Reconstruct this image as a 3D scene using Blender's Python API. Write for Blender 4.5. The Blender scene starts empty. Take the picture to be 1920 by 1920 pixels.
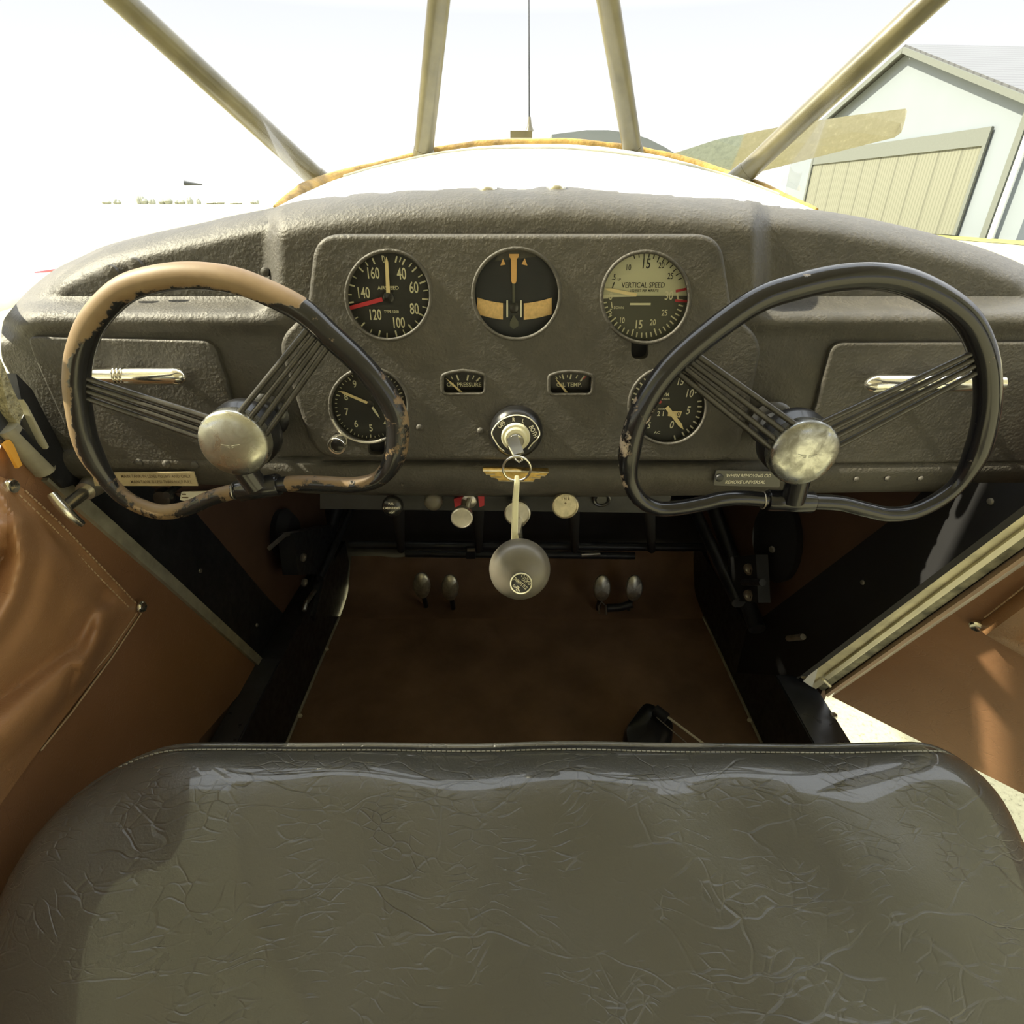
import bpy, bmesh, math, random
from mathutils import Vector, Matrix
from mathutils.geometry import delaunay_2d_cdt
random.seed(7)
S = bpy.context.scene
COL = S.collection
# ------------------------------------------------------------------ camera model
F = 1061.0
CAM = Vector((0, -0.54, 1.70))
PITCH = math.atan(580/1061.0)
CP, SP = math.cos(PITCH), math.sin(PITCH)

def ray(px, py):
    x = (px-960)/F; v = (960-py)/F
    return Vector((x, CP+SP*v, -SP+CP*v))
def AY(px, py, Y):
    d = ray(px, py); return CAM + d*((Y-CAM.y)/d.y)
def AX(px, py, X):
    d = ray(px, py); return CAM + d*((X-CAM.x)/d.x)
def AZ(px, py, Z):
    d = ray(px, py); return CAM + d*((Z-CAM.z)/d.z)
def APL(px, py, p0, n):
    d = ray(px, py); return CAM + d*((p0-CAM).dot(n)/d.dot(n))
def mpp(px, py, Y):
    return (AY(px+1, py, Y)-AY(px, py, Y)).length

# ------------------------------------------------------------------ materials
def newmat(name):
    m = bpy.data.materials.new(name); m.use_nodes = True
    nt = m.node_tree; b = nt.nodes['Principled BSDF']
    return m, nt, b
def coords(nt, scale=(1, 1, 1), rot=(0, 0, 0)):
    tc = nt.nodes.new('ShaderNodeTexCoord'); mp = nt.nodes.new('ShaderNodeMapping')
    mp.inputs['Scale'].default_value = scale; mp.inputs['Rotation'].default_value = rot
    nt.links.new(tc.outputs['Object'], mp.inputs['Vector'])
    return mp.outputs['Vector']
def noise(nt, vec, scale, detail=4, rough=.55, dist=0):
    n = nt.nodes.new('ShaderNodeTexNoise')
    n.inputs['Scale'].default_value = scale; n.inputs['Detail'].default_value = detail
    n.inputs['Roughness'].default_value = rough; n.inputs['Distortion'].default_value = dist
    nt.links.new(vec, n.inputs['Vector']); return n
def ramp(nt, fac, stops):
    r = nt.nodes.new('ShaderNodeValToRGB')
    e = r.color_ramp.elements
    while len(e) < len(stops): e.new(.5)
    for el, (p, c) in zip(e, stops):
        el.position = p; el.color = (c[0], c[1], c[2], 1) if isinstance(c, (tuple, list)) else (c, c, c, 1)
    nt.links.new(fac, r.inputs['Fac']); return r.outputs['Color']
def mixc(nt, fac, a, b):
    m = nt.nodes.new('ShaderNodeMix'); m.data_type = 'RGBA'
    for sock, val in ((m.inputs[0], fac), (m.inputs[6], a), (m.inputs[7], b)):
        if isinstance(val, (int, float)): sock.default_value = val
        elif isinstance(val, (tuple, list)): sock.default_value = (val[0], val[1], val[2], 1)
        else: nt.links.new(val, sock)
    return m.outputs[2]
def math_(nt, op, a, b=None):
    m = nt.nodes.new('ShaderNodeMath'); m.operation = op
    for i, v in enumerate((a, b)):
        if v is None: continue
        if isinstance(v, (int, float)): m.inputs[i].default_value = v
        else: nt.links.new(v, m.inputs[i])
    return m.outputs[0]
def bump(nt, b, height, strength, dist):
    n = nt.nodes.new('ShaderNodeBump'); n.inputs['Strength'].default_value = strength
    n.inputs['Distance'].default_value = dist
    nt.links.new(height, n.inputs['Height']); nt.links.new(n.outputs['Normal'], b.inputs['Normal'])
def M(name, col, rough=.5, metal=0, bmp=0, bscale=300, bdist=.001, var=.12, vscale=12, coat=0, spec=.5, rvar=0):
    m, nt, b = newmat(name)
    v = coords(nt)
    n = noise(nt, v, vscale, 5)
    c = ramp(nt, n.outputs['Fac'], [(.3, [x*(1-var) for x in col]), (.7, [min(1, x*(1+var)) for x in col])])
    nt.links.new(c, b.inputs['Base Color'])
    b.inputs['Roughness'].default_value = rough; b.inputs['Metallic'].default_value = metal
    b.inputs['Coat Weight'].default_value = coat; b.inputs['Specular IOR Level'].default_value = spec
    if rvar:
        r = ramp(nt, noise(nt, v, vscale*3, 6).outputs['Fac'], [(.3, max(0, rough-rvar)), (.7, min(1, rough+rvar))])
        nt.links.new(r, b.inputs['Roughness'])
    if bmp: bump(nt, b, noise(nt, v, bscale, 3).outputs['Fac'], bmp, bdist)
    return m

# crinkled panel paint
def panel_paint():
    m, nt, b = newmat('panel_paint')
    v = coords(nt)
    n1 = noise(nt, v, 9, 6); n2 = noise(nt, v, 340, 2, .5); n3 = noise(nt, v, 60, 5)
    c = ramp(nt, n1.outputs['Fac'], [(.3, (.055, .052, .046)), (.7, (.073, .068, .060))])
    c2 = ramp(nt, n3.outputs['Fac'], [(.3, (.85, .85, .85)), (.75, (1.18, 1.16, 1.12))])
    mm = nt.nodes.new('ShaderNodeMix'); mm.data_type = 'RGBA'; mm.blend_type = 'MULTIPLY'; mm.inputs[0].default_value = 1
    nt.links.new(c, mm.inputs[6]); nt.links.new(c2, mm.inputs[7])
    nt.links.new(mm.outputs[2], b.inputs['Base Color'])
    b.inputs['Roughness'].default_value = .58
    msk = ramp(nt, n3.outputs['Fac'], [(.35, .25), (.7, 1)])
    bump(nt, b, math_(nt, 'MULTIPLY', n2.outputs['Fac'], msk), .6, .0022)
    return m
def leather(name, lo, hi, rough, crease=1.0, cs=9, coat=0, fine=500):
    m, nt, b = newmat(name)
    v = coords(nt)
    warp = noise(nt, v, 6, 3)
    add = nt.nodes.new('ShaderNodeVectorMath'); add.operation = 'MULTIPLY_ADD'
    nt.links.new(warp.outputs['Color'], add.inputs[0]); add.inputs[1].default_value = (.10, .10, .10)
    nt.links.new(v, add.inputs[2])
    hs = []
    for sc, wd, st in ((cs*.9, .012, .55), (cs*2.6, .035, .6), (cs*7, .08, .45)):
        mp = nt.nodes.new('ShaderNodeMapping'); mp.inputs['Rotation'].default_value = (0, 0, (.25, -.45, .6)[len(hs)])
        mp.inputs['Scale'].default_value = (.8, 2.1, 2.1)
        nt.links.new(add.outputs[0], mp.inputs['Vector'])
        vo = nt.nodes.new('ShaderNodeTexVoronoi'); vo.feature = 'DISTANCE_TO_EDGE'; vo.inputs['Scale'].default_value = sc
        nt.links.new(mp.outputs['Vector'], vo.inputs['Vector'])
        line = ramp(nt, vo.outputs['Distance'], [(0, 0.0), (wd, 1.0)])
        mk = ramp(nt, noise(nt, v, sc*.55+1.7, 3).outputs['Fac'], [(.47, 0), (.62, 1)])
        inv = math_(nt, 'SUBTRACT', 1, line)
        hs.append(math_(nt, 'MULTIPLY', math_(nt, 'MULTIPLY', inv, mk), -st*crease))
    h = math_(nt, 'ADD', math_(nt, 'ADD', hs[0], hs[1]), hs[2])
    fn = noise(nt, v, fine, 2).outputs['Fac']
    h = math_(nt, 'ADD', h, math_(nt, 'MULTIPLY', fn, .22))
    h = math_(nt, 'ADD', h, math_(nt, 'MULTIPLY', noise(nt, v, 14, 4).outputs['Fac'], 1.2*crease))
    bump(nt, b, h, .6, .0017)
    c = ramp(nt, noise(nt, v, 5, 6).outputs['Fac'], [(.3, lo), (.72, hi)])
    nt.links.new(c, b.inputs['Base Color'])
    r = ramp(nt, noise(nt, v, 8, 6).outputs['Fac'], [(.3, rough-.05), (.7, rough+.08)])
    nt.links.new(r, b.inputs['Roughness']); b.inputs['Coat Weight'].default_value = coat
    return m
def worn_rim(name, paint, wood, primer):
    m, nt, b = newmat(name)
    v = coords(nt)
    at = nt.nodes.new('ShaderNodeAttribute'); at.attribute_name = 'wear'
    n = noise(nt, v, 75, 7, .68)
    n2 = noise(nt, v, 22, 4)
    a = math_(nt, 'ADD', at.outputs['Fac'], math_(nt, 'MULTIPLY', math_(nt, 'SUBTRACT', n.outputs['Fac'], .5), 1.5))
    a = math_(nt, 'ADD', a, math_(nt, 'MULTIPLY', math_(nt, 'SUBTRACT', n2.outputs['Fac'], .5), .8))
    f = ramp(nt, a, [(.575, 0), (.70, 1)])
    wc = ramp(nt, n2.outputs['Fac'], [(.3, wood), (.7, primer)])
    # bare wood grain where almost everything is gone
    c = mixc(nt, f, paint, wc)
    nt.links.new(c, b.inputs['Base Color'])
    r = ramp(nt, f, [(0, .16), (1, .55)])
    nt.links.new(r, b.inputs['Roughness'])
    bump(nt, b, math_(nt, 'ADD', math_(nt, 'MULTIPLY', f, -1.0), math_(nt, 'MULTIPLY', n.outputs['Fac'], .3)), .4, .0006)
    return m
def worn_chrome(name, base, dirt, lo=.12, hi=.45, amt=.5, sc=30):
    m, nt, b = newmat(name)
    v = coords(nt)
    n = noise(nt, v, sc, 7, .62, .4)
    f = ramp(nt, n.outputs['Fac'], [(amt-.12, 0), (amt+.16, 1)])
    nt.links.new(mixc(nt, f, base, dirt), b.inputs['Base Color'])
    b.inputs['Metallic'].default_value = .95
    nt.links.new(ramp(nt, f, [(0, lo), (1, hi)]), b.inputs['Roughness'])
    bump(nt, b, n.outputs['Fac'], .12, .0008)
    return m
def glass_mat(name, tint=(1, 1, 1), gl=.05):
    m, nt, b = newmat(name)
    nt.nodes.remove(b)
    out = nt.nodes['Material Output']
    t = nt.nodes.new('ShaderNodeBsdfTransparent'); t.inputs[0].default_value = (*tint, 1)
    g = nt.nodes.new('ShaderNodeBsdfGlossy'); g.inputs['Roughness'].default_value = .03
    x = nt.nodes.new('ShaderNodeMixShader')
    fr = nt.nodes.new('ShaderNodeLayerWeight'); fr.inputs[0].default_value = .12
    nt.links.new(math_(nt, 'MULTIPLY', fr.outputs['Fresnel'], gl*3), x.inputs[0])
    nt.links.new(t.outputs[0], x.inputs[1]); nt.links.new(g.outputs[0], x.inputs[2])
    nt.links.new(x.outputs[0], out.inputs['Surface'])
    return m

MAT = dict(
    panel=panel_paint(),
    black_leather=leather('black_leather', (.051, .051, .047), (.070, .069, .063), .31, 1.0, 8, .7),
    brown_vinyl=leather('brown_vinyl', (.22, .112, .056), (.285, .15, .078), .42, .35, 12),
    brown_leather=leather('brown_leather', (.31, .165, .078), (.40, .22, .108), .34, .35, 14),
    rim_worn=worn_rim('worn_wheel_paint', (.018, .018, .019), (.135, .082, .038), (.21, .145, .078)),
    rim_black=worn_rim('chipped_wheel_paint', (.012, .012, .014), (.33, .23, .15), (.5, .44, .36)),
    spoke=M('spoke_paint', (.05, .047, .042), .28, .35, var=.3, vscale=90),
    chrome=worn_chrome('chrome', (.80, .78, .70), (.62, .58, .45), .10, .28, .6),
    hub=worn_chrome('hub_metal', (.54, .54, .49), (.30, .29, .23), .20, .5, .5, 45),
    hub2=worn_chrome('hub_chrome', (.40, .41, .40), (.20, .195, .17), .14, .55, .5, 70),
    steel=M('steel', (.45, .43, .38), .35, .85, var=.25, vscale=60),
    nickel=M('nickel', (.62, .6, .52), .25, .95, var=.15, vscale=60),
    gold=M('gold_badge', (.52, .36, .12), .35, .8, var=.3, vscale=150),
    brass=M('brushed_disc', (.52, .47, .34), .38, .7, var=.25, vscale=120),
    black=M('black_plastic', (.012, .012, .013), .28, var=.2, coat=.2),
    flat_black=M('flat_black', (.007, .007, .009), .8, var=.3),
    face=M('gauge_face', (.020, .021, .021), .6, var=.15),
    face_blue=M('gauge_face_blue', (.012, .015, .021), .5, var=.2),
    face_grey=M('gauge_face_grey', (.075, .078, .062), .6, var=.1),
    face_cream=M('gauge_face_cream', (.50, .50, .36), .6, var=.08),
    ink_cream=M('cream_ink', (.62, .60, .44), .6, var=.05),
    ink_white=M('white_ink', (.72, .70, .58), .6, var=.05),
    ink_black=M('black_ink', (.02, .02, .018), .6, var=.05),
    ink_brown=M('brown_ink', (.13, .09, .05), .6, var=.05),
    lume=M('aged_lume', (.74, .62, .36), .6, var=.1),
    orange=M('orange_lume', (.72, .42, .16), .55, var=.1),
    tan=M('tan_lume', (.66, .45, .21), .55, var=.18, vscale=300),
    red=M('red_paint', (.48, .035, .05), .5, var=.2),
    darkmetal=M('black_frame_paint', (.016, .017, .020), .42, var=.4, vscale=25, bmp=.2, bscale=120, rvar=.12),
    greymetal=M('grey_sill_paint', (.035, .037, .042), .38, var=.35, vscale=16, rvar=.12),
    firewall=M('firewall_dark', (.018, .016, .018), .7, var=.4, vscale=10),
    kick=M('kick_panel', (.10, .055, .034), .7, var=.2, vscale=8, bmp=.2, bscale=500),
    carpet=M('floor_carpet', (.165, .098, .06), .95, var=.35, vscale=7, bmp=.5, bscale=700),
    khaki=M('khaki_tube_paint', (.095, .081, .038), .34, var=.28, vscale=26, coat=.2, bmp=.2, bscale=40),
    yellow=M('aged_sealant', (.30, .185, .04), .65, var=.5, vscale=40, bmp=.8, bscale=90, bdist=.004),
    white=M('white_paint', (.78, .79, .76), .35, var=.04),
    deck=M('deck_paint', (.72, .73, .72), .45, var=.05),
    cream=M('cream_paint', (.64, .60, .40), .42, var=.25, vscale=30, rvar=.1),
    creamstrip=M('pale_metal_strip', (.34, .325, .25), .4, .2, var=.25, vscale=40),
    wornstrip=M('worn_jamb', (.20, .19, .13), .4, .3, var=.8, vscale=45),
    bright=M('bare_aluminium', (.82, .78, .60), .3, .5, var=.1),
    pinkseal=M('door_seal', (.42, .30, .22), .7, var=.15),
    foam=M('gritty_foam', (.36, .33, .20), .9, var=.4, vscale=160, bmp=1, bscale=260, bdist=.004),
    strap=M('pale_strap', (.76, .74, .52), .6, var=.06),
    orangetag=M('orange_tab', (.80, .40, .06), .6, var=.15),
    placard=M('tan_placard', (.42, .35, .22), .5, var=.15, vscale=60),
    stitch=M('stitch_thread', (.46, .33, .20), .8, var=.15),
    greystitch=M('grey_thread', (.27, .27, .24), .7, var=.1),
    headliner=M('headliner', (.72, .68, .58), .9, var=.06),
    knobgrey=M('throttle_knob', (.115, .105, .085), .36, .15, var=.15, vscale=40, rvar=.06),
    glass=glass_mat('windshield_glass', (.985, .99, .985), .06),
    gaugeglass=glass_mat('gauge_glass', (.96, .96, .95), .03),
    pedal=worn_chrome('pedal_alloy', (.62, .60, .50), (.34, .32, .27), .3, .6, .5, 70),
)
def asphalt():
    m, nt, b = newmat('tarmac')
    v = coords(nt)
    n = noise(nt, v, 70, 5, .7); n2 = noise(nt, v, .6, 3)
    c = ramp(nt, n.outputs['Fac'], [(.30, (.11, .10, .055)), (.44, (.34, .315, .185)), (.7, (.40, .37, .225))])
    nt.links.new(c, b.inputs['Base Color']); b.inputs['Roughness'].default_value = .9
    return m
def roofmat():
    m, nt, b = newmat('corrugated_roof')
    v = coords(nt)
    w = nt.nodes.new('ShaderNodeTexWave'); w.bands_direction = 'Y'; w.inputs['Scale'].default_value = .55
    nt.links.new(v, w.inputs['Vector'])
    c = ramp(nt, w.outputs['Fac'], [(0, (.058, .058, .062)), (.4, (.092, .094, .098))])
    nt.links.new(c, b.inputs['Base Color']); b.inputs['Roughness'].default_value = .5
    return m
def doormat():
    m, nt, b = newmat('hangar_door_sheet')
    v = coords(nt)
    w = nt.nodes.new('ShaderNodeTexWave'); w.bands_direction = 'Y'; w.inputs['Scale'].default_value = 1.2
    w2 = nt.nodes.new('ShaderNodeTexWave'); w2.bands_direction = 'Y'; w2.inputs['Scale'].default_value = .17
    nt.links.new(v, w.inputs['Vector']); nt.links.new(v, w2.inputs['Vector'])
    c = ramp(nt, w.outputs['Fac'], [(0, (.125, .128, .098)), (.5, (.165, .168, .132))])
    k = ramp(nt, w2.outputs['Fac'], [(0, .72), (.06, 1)])
    mm = nt.nodes.new('ShaderNodeMix'); mm.data_type = 'RGBA'; mm.blend_type = 'MULTIPLY'; mm.inputs[0].default_value = 1
    nt.links.new(c, mm.inputs[6]); nt.links.new(k, mm.inputs[7])
    nt.links.new(mm.outputs[2], b.inputs['Base Color']); b.inputs['Roughness'].default_value = .6
    return m
MAT['tarmac'] = asphalt(); MAT['roof'] = roofmat(); MAT['hdoor'] = doormat()
MAT['hwall'] = M('hangar_wall', (.18, .205, .235), .7, var=.03, vscale=.3)
MAT['htrim'] = M('hangar_trim', (.115, .125, .115), .7, var=.05)
MAT['grass'] = M('grass', (.21, .205, .07), .9, var=.3, vscale=2)
MAT['foliage'] = M('hazed_foliage', (.30, .31, .25), .9, var=.2, vscale=.3)  # distance haze is put into this pale colour
MAT['grey'] = M('grey_cloth', (.05, .055, .06), .7)

def prop_mat():
    m, nt, b = newmat('propeller_paint')
    v = coords(nt)
    n = noise(nt, v, 90, 5, .7)
    sx = nt.nodes.new('ShaderNodeSeparateXYZ'); nt.links.new(v, sx.inputs[0])
    band = ramp(nt, sx.outputs['X'], [(.372, 0), (.376, 1)])
    band2 = ramp(nt, sx.outputs['X'], [(.515, 1), (.52, 0)])
    f = math_(nt, 'MULTIPLY', band, band2)
    base = ramp(nt, n.outputs['Fac'], [(.35, (.40, .37, .25)), (.6, (.46, .43, .30)), (.78, (.7, .66, .45))])
    gr = ramp(nt, n.outputs['Fac'], [(.35, (.29, .33, .30)), (.7, (.42, .47, .42))])
    nt.links.new(mixc(nt, f, base, gr), b.inputs['Base Color']); b.inputs['Roughness'].default_value = .5
    return m
MAT['prop'] = prop_mat()

# ------------------------------------------------------------------ mesh builder
class MB:
    def __init__(s): s.v = []; s.f = []; s.sm = []; s.a = []
    def add(s, vs, fs, smooth=True, attr=None):
        o = len(s.v); s.v += [Vector(q) for q in vs]
        s.f += [tuple(i+o for i in q) for q in fs]; s.sm += [smooth]*len(fs)
        s.a += attr if attr else [0.0]*len(vs)
        return s
    def tube(s, pts, r, seg=12, closed=False, cap=True, attrf=None, flat=1.0):
        pts = [Vector(q) for q in pts]; n = len(pts)
        rr = r if isinstance(r, (list, tuple)) else [r]*n
        T = []
        for i in range(n):
            a = pts[(i-1) % n] if closed or i > 0 else pts[0]
            b = pts[(i+1) % n] if closed or i < n-1 else pts[-1]
            t = (b-a); T.append(t.normalized() if t.length > 1e-9 else Vector((0, 0, 1)))
        up = Vector((0, 1, 0)) if abs(T[0].y) < .9 else Vector((1, 0, 0))
        N = (up - T[0]*up.dot(T[0])).normalized()
        vs = []; at = []
        for i in range(n):
            N = (N - T[i]*N.dot(T[i]))
            N.normalize()
            B = T[i].cross(N)
            for k in range(seg):
                an = 2*math.pi*k/seg
                d = N*math.cos(an)*flat + B*math.sin(an)
                vs.append(pts[i]+d*rr[i])
                at.append(attrf(i, pts[i], d) if attrf else 0.0)
        fs = []
        m = n if closed else n-1
        for i in range(m):
            for k in range(seg):
                a = i*seg+k; b = i*seg+(k+1) % seg
                c = ((i+1) % n)*seg+(k+1) % seg; d = ((i+1) % n)*seg+k
                fs.append((a, b, c, d))
        if cap and not closed:
            fs.append(tuple(range(seg))[::-1]); fs.append(tuple((n-1)*seg+k for k in range(seg)))
        return s.add(vs, fs, True, at)
    def lathe(s, prof, c, axis=(0, -1, 0), seg=40, sx=1.0, sy=1.0, u=None):
        """prof: list of (radius, height along axis)"""
        c = Vector(c); ax = Vector(axis).normalized()
        if u is None:
            u = Vector((1, 0, 0)) if abs(ax.x) < .9 else Vector((0, 0, 1))
        u = (Vector(u) - ax*ax.dot(Vector(u))).normalized(); w = ax.cross(u)
        vs = []; fs = []; n = len(prof)
        for (r, h) in prof:
            for k in range(seg):
                a = 2*math.pi*k/seg
                vs.append(c + ax*h + u*(r*sx*math.cos(a)) + w*(r*sy*math.sin(a)))
        for i in range(n-1):
            for k in range(seg):
                fs.append((i*seg+k, i*seg+(k+1) % seg, (i+1)*seg+(k+1) % seg, (i+1)*seg+k))
        if prof[0][0] > 1e-6: fs.append(tuple(range(seg))[::-1])
        if prof[-1][0] > 1e-6: fs.append(tuple((n-1)*seg+k for k in range(seg)))
        return s.add(vs, fs, True)
    def hull8(s, a, b):
        """two quads (4 pts each, same order) -> closed hexahedron"""
        vs = list(a)+list(b)
        fs = [(0, 1, 2, 3), (7, 6, 5, 4)] + [(i, i+4, (i+1) % 4+4, (i+1) % 4) for i in range(4)]
        return s.add(vs, fs, False)
    def box(s, lo, hi):
        (x0, y0, z0), (x1, y1, z1) = lo, hi
        return s.hull8([(x0, y0, z0), (x1, y0, z0), (x1, y1, z0), (x0, y1, z0)],
                       [(x0, y0, z1), (x1, y0, z1), (x1, y1, z1), (x0, y1, z1)])
    def prism(s, pts, off):
        pts = [Vector(p) for p in pts]; off = Vector(off); n = len(pts)
        vs = pts+[p+off for p in pts]
        fs = [tuple(range(n)), tuple(range(n, 2*n))[::-1]]+[(i, i+n, (i+1) % n+n, (i+1) % n) for i in range(n)]
        return s.add(vs, fs, False)
    def bar(s, a, b, w, t, up=(0, 0, 1)):
        a = Vector(a); b = Vector(b); d = (b-a).normalized(); u = Vector(up)
        u = (u-d*u.dot(d)).normalized(); x = d.cross(u)
        q = lambda p: [p+x*w/2+u*t/2, p-x*w/2+u*t/2, p-x*w/2-u*t/2, p+x*w/2-u*t/2]
        return s.hull8(q(a), q(b))
    def loft(s, rings, closed_ring=True, caps=True, smooth=True):
        n = len(rings[0]); vs = [p for r in rings for p in r]; fs = []
        for i in range(len(rings)-1):
            for k in range(n if closed_ring else n-1):
                fs.append((i*n+k, i*n+(k+1) % n, (i+1)*n+(k+1) % n, (i+1)*n+k))
        s.add(vs, fs, smooth)
        if caps and closed_ring:
            s.add(rings[0], [tuple(range(n))[::-1]], False); s.add(rings[-1], [tuple(range(n))], False)
        return s
    def grid(s, fn, nu, nv, smooth=True):
        vs = [fn(i/nu, j/nv) for j in range(nv+1) for i in range(nu+1)]
        w = nu+1
        fs = [(j*w+i, j*w+i+1, (j+1)*w+i+1, (j+1)*w+i) for j in range(nv) for i in range(nu)]
        return s.add(vs, fs, smooth)
    def text(s, st, c, size, rot=0, right=(1, 0, 0), upv=(0, 0, 1), lift=.0003, xs=1.0, align='CENTER', shear=0, space=1.0):
        cu = bpy.data.curves.new('tmp', 'FONT'); cu.body = st; cu.size = 1
        cu.align_x = align; cu.align_y = 'CENTER'; cu.extrude = 0; cu.shear = shear; cu.space_character = space
        cu.resolution_u = 3; cu.offset = .012
        ob = bpy.data.objects.new('tmp', cu); COL.objects.link(ob)
        dg = bpy.context.evaluated_depsgraph_get(); dg.update()
        me = ob.evaluated_get(dg).to_mesh()
        R = Vector(right).normalized(); U = Vector(upv).normalized(); Nn = R.cross(U)
        cr, sr = math.cos(rot), math.sin(rot); c = Vector(c)
        vs = []
        for v in me.vertices:
            x, y = v.co.x*size*xs, v.co.y*size
            x, y = x*cr-y*sr, x*sr+y*cr
            vs.append(c+R*x+U*y+Nn*lift)
        s.add(vs, [tuple(p.vertices) for p in me.polygons], False)
        ob.evaluated_get(dg).to_mesh_clear()
        bpy.data.objects.remove(ob); bpy.data.curves.remove(cu)
        return s

def link_mesh(name, mb, mat, origin):
    me = bpy.data.meshes.new(name)
    me.from_pydata([v-origin for v in mb.v], [], mb.f)
    me.polygons.foreach_set('use_smooth', mb.sm)
    if any(mb.a):
        at = me.attributes.new('wear', 'FLOAT', 'POINT'); at.data.foreach_set('value', mb.a)
    bm = bmesh.new(); bm.from_mesh(me)
    bmesh.ops.remove_doubles(bm, verts=bm.verts, dist=1e-6)
    bmesh.ops.recalc_face_normals(bm, faces=bm.faces)
    for e in bm.edges:
        if len(e.link_faces) == 2 and e.calc_face_angle(0) > .7: e.smooth = False
    bm.to_mesh(me); bm.free()
    me.materials.append(MAT[mat])
    ob = bpy.data.objects.new(name, me); COL.objects.link(ob)
    return ob
def tag(o, label, cat, group=None, kind=None):
    if label: o['label'] = label
    if cat: o['category'] = cat
    if group: o['group'] = group
    if kind: o['kind'] = kind
    return o
def thing(name, label, cat, loc, group=None):
    o = bpy.data.objects.new(name, None); COL.objects.link(o); o.location = loc
    o.empty_display_size = .02
    o['_w'] = tuple(loc)
    return tag(o, label, cat, group)
def part(name, mb, mat, parent, label=None):
    p = parent
    while p.parent: p = p.parent
    ob = link_mesh(name, mb, mat, Vector(p.location)); ob.parent = parent
    if label: ob['label'] = label
    return ob
def solo(name, mb, mat, label, cat, group=None, kind=None):
    xs = [v.x for v in mb.v]; ys = [v.y for v in mb.v]; zs = [v.z for v in mb.v]
    o = Vector(((min(xs)+max(xs))/2, (min(ys)+max(ys))/2, min(zs)))
    ob = link_mesh(name, mb, mat, o); ob.location = o
    return tag(ob, label, cat, group, kind)

# ------------------------------------------------------------------ 2D helpers (pixel outlines)
def rpoly(pts, rads, n=6):
    out = []; m = len(pts)
    if isinstance(rads, (int, float)): rads = [rads]*m
    for i in range(m):
        p = Vector(pts[i]); a = Vector(pts[i-1]); b = Vector(pts[(i+1) % m]); r = rads[i]
        if r <= 0: out.append(tuple(p)); continue
        d1 = (a-p); d2 = (b-p); l = min(r, d1.length*.48, d2.length*.48)
        s = p+d1.normalized()*l; e = p+d2.normalized()*l
        for k in range(n+1):
            t = k/n; q = s*(1-t)**2+p*2*t*(1-t)+e*t*t; out.append((q.x, q.y))
    return out
def crom(pts, n=8, closed=False):
    out = []; m = len(pts); P = [Vector(p) for p in pts]
    rng = m if closed else m-1
    for i in range(rng):
        p0 = P[(i-1) % m] if closed or i > 0 else P[0]; p1 = P[i]; p2 = P[(i+1) % m]
        p3 = P[(i+2) % m] if closed or i < m-2 else P[-1]
        for k in range(n):
            t = k/n
            out.append(.5*((2*p1)+(p2-p0)*t+(2*p0-5*p1+4*p2-p3)*t*t+(3*p1-p0-3*p2+p3)*t**3))
    if not closed: out.append(P[-1])
    return out
def inpoly(x, y, poly):
    c = False; j = len(poly)-1
    for i in range(len(poly)):
        xi, yi = poly[i][0], poly[i][1]; xj, yj = poly[j][0], poly[j][1]
        if (yi > y) != (yj > y) and x < (xj-xi)*(y-yi)/(yj-yi)+xi: c = not c
        j = i
    return c
def dseg(x, y, a, b):
    dx, dy = b[0]-a[0], b[1]-a[1]; l = dx*dx+dy*dy
    t = 0 if l == 0 else max(0, min(1, ((x-a[0])*dx+(y-a[1])*dy)/l))
    return math.hypot(x-a[0]-t*dx, y-a[1]-t*dy)
def dpoly(x, y, poly, closed=True):
    n = len(poly)
    return min(dseg(x, y, poly[i], poly[(i+1) % n]) for i in range(n if closed else n-1))
def sst(t): t = max(0, min(1, t)); return t*t*(3-2*t)
def lerp1(tab, x):
    if x <= tab[0][0]: return tab[0][1]
    for (a, b), (c, d) in zip(tab, tab[1:]):
        if x <= c: return b+(d-b)*(x-a)/(c-a)
    return tab[-1][1]
def cdt(outline, step, holes=(), extra=None):
    """triangulate px outline with interior grid points; returns pts2d, tris"""
    ol = [Vector((p[0], p[1])) for p in outline]
    pts = list(ol); edges = [(i, (i+1) % len(ol)) for i in range(len(ol))]
    for h in holes:
        o = len(pts); pts += [Vector((p[0], p[1])) for p in h]
        edges += [(o+i, o+(i+1) % len(h)) for i in range(len(h))]
    xs = [p.x for p in ol]; ys = [p.y for p in ol]
    if step:
        y = min(ys)+step*.5
        while y < max(ys):
            x = min(xs)+step*.5
            while x < max(xs):
                if inpoly(x, y, outline) and not any(inpoly(x, y, h) for h in holes):
                    if dpoly(x, y, outline) > step*.35 and all(dpoly(x, y, h) > step*.35 for h in holes):
                        pts.append(Vector((x, y)))
                x += step
            y += step
    V, E, Fc, *_ = delaunay_2d_cdt(pts, edges, [], 0, 1e-4)
    tris = []
    for f in Fc:
        cx = sum(V[i].x for i in f)/len(f); cy = sum(V[i].y for i in f)/len(f)
        if inpoly(cx, cy, outline) and not any(inpoly(cx, cy, h) for h in holes): tris.append(tuple(f))
    return V, tris
def inset(poly, d):
    """inset px polygon by d (positive = inwards)"""
    n = len(poly); A = sum(poly[i][0]*poly[(i+1) % n][1]-poly[(i+1) % n][0]*poly[i][1] for i in range(n))
    s = 1 if A > 0 else -1; out = []
    for i in range(n):
        a = poly[i-1]; b = poly[(i+1) % n]; tx, ty = b[0]-a[0], b[1]-a[1]; l = math.hypot(tx, ty) or 1
        out.append((poly[i][0]-ty/l*s*d, poly[i][1]+tx/l*s*d))
    return out
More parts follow.
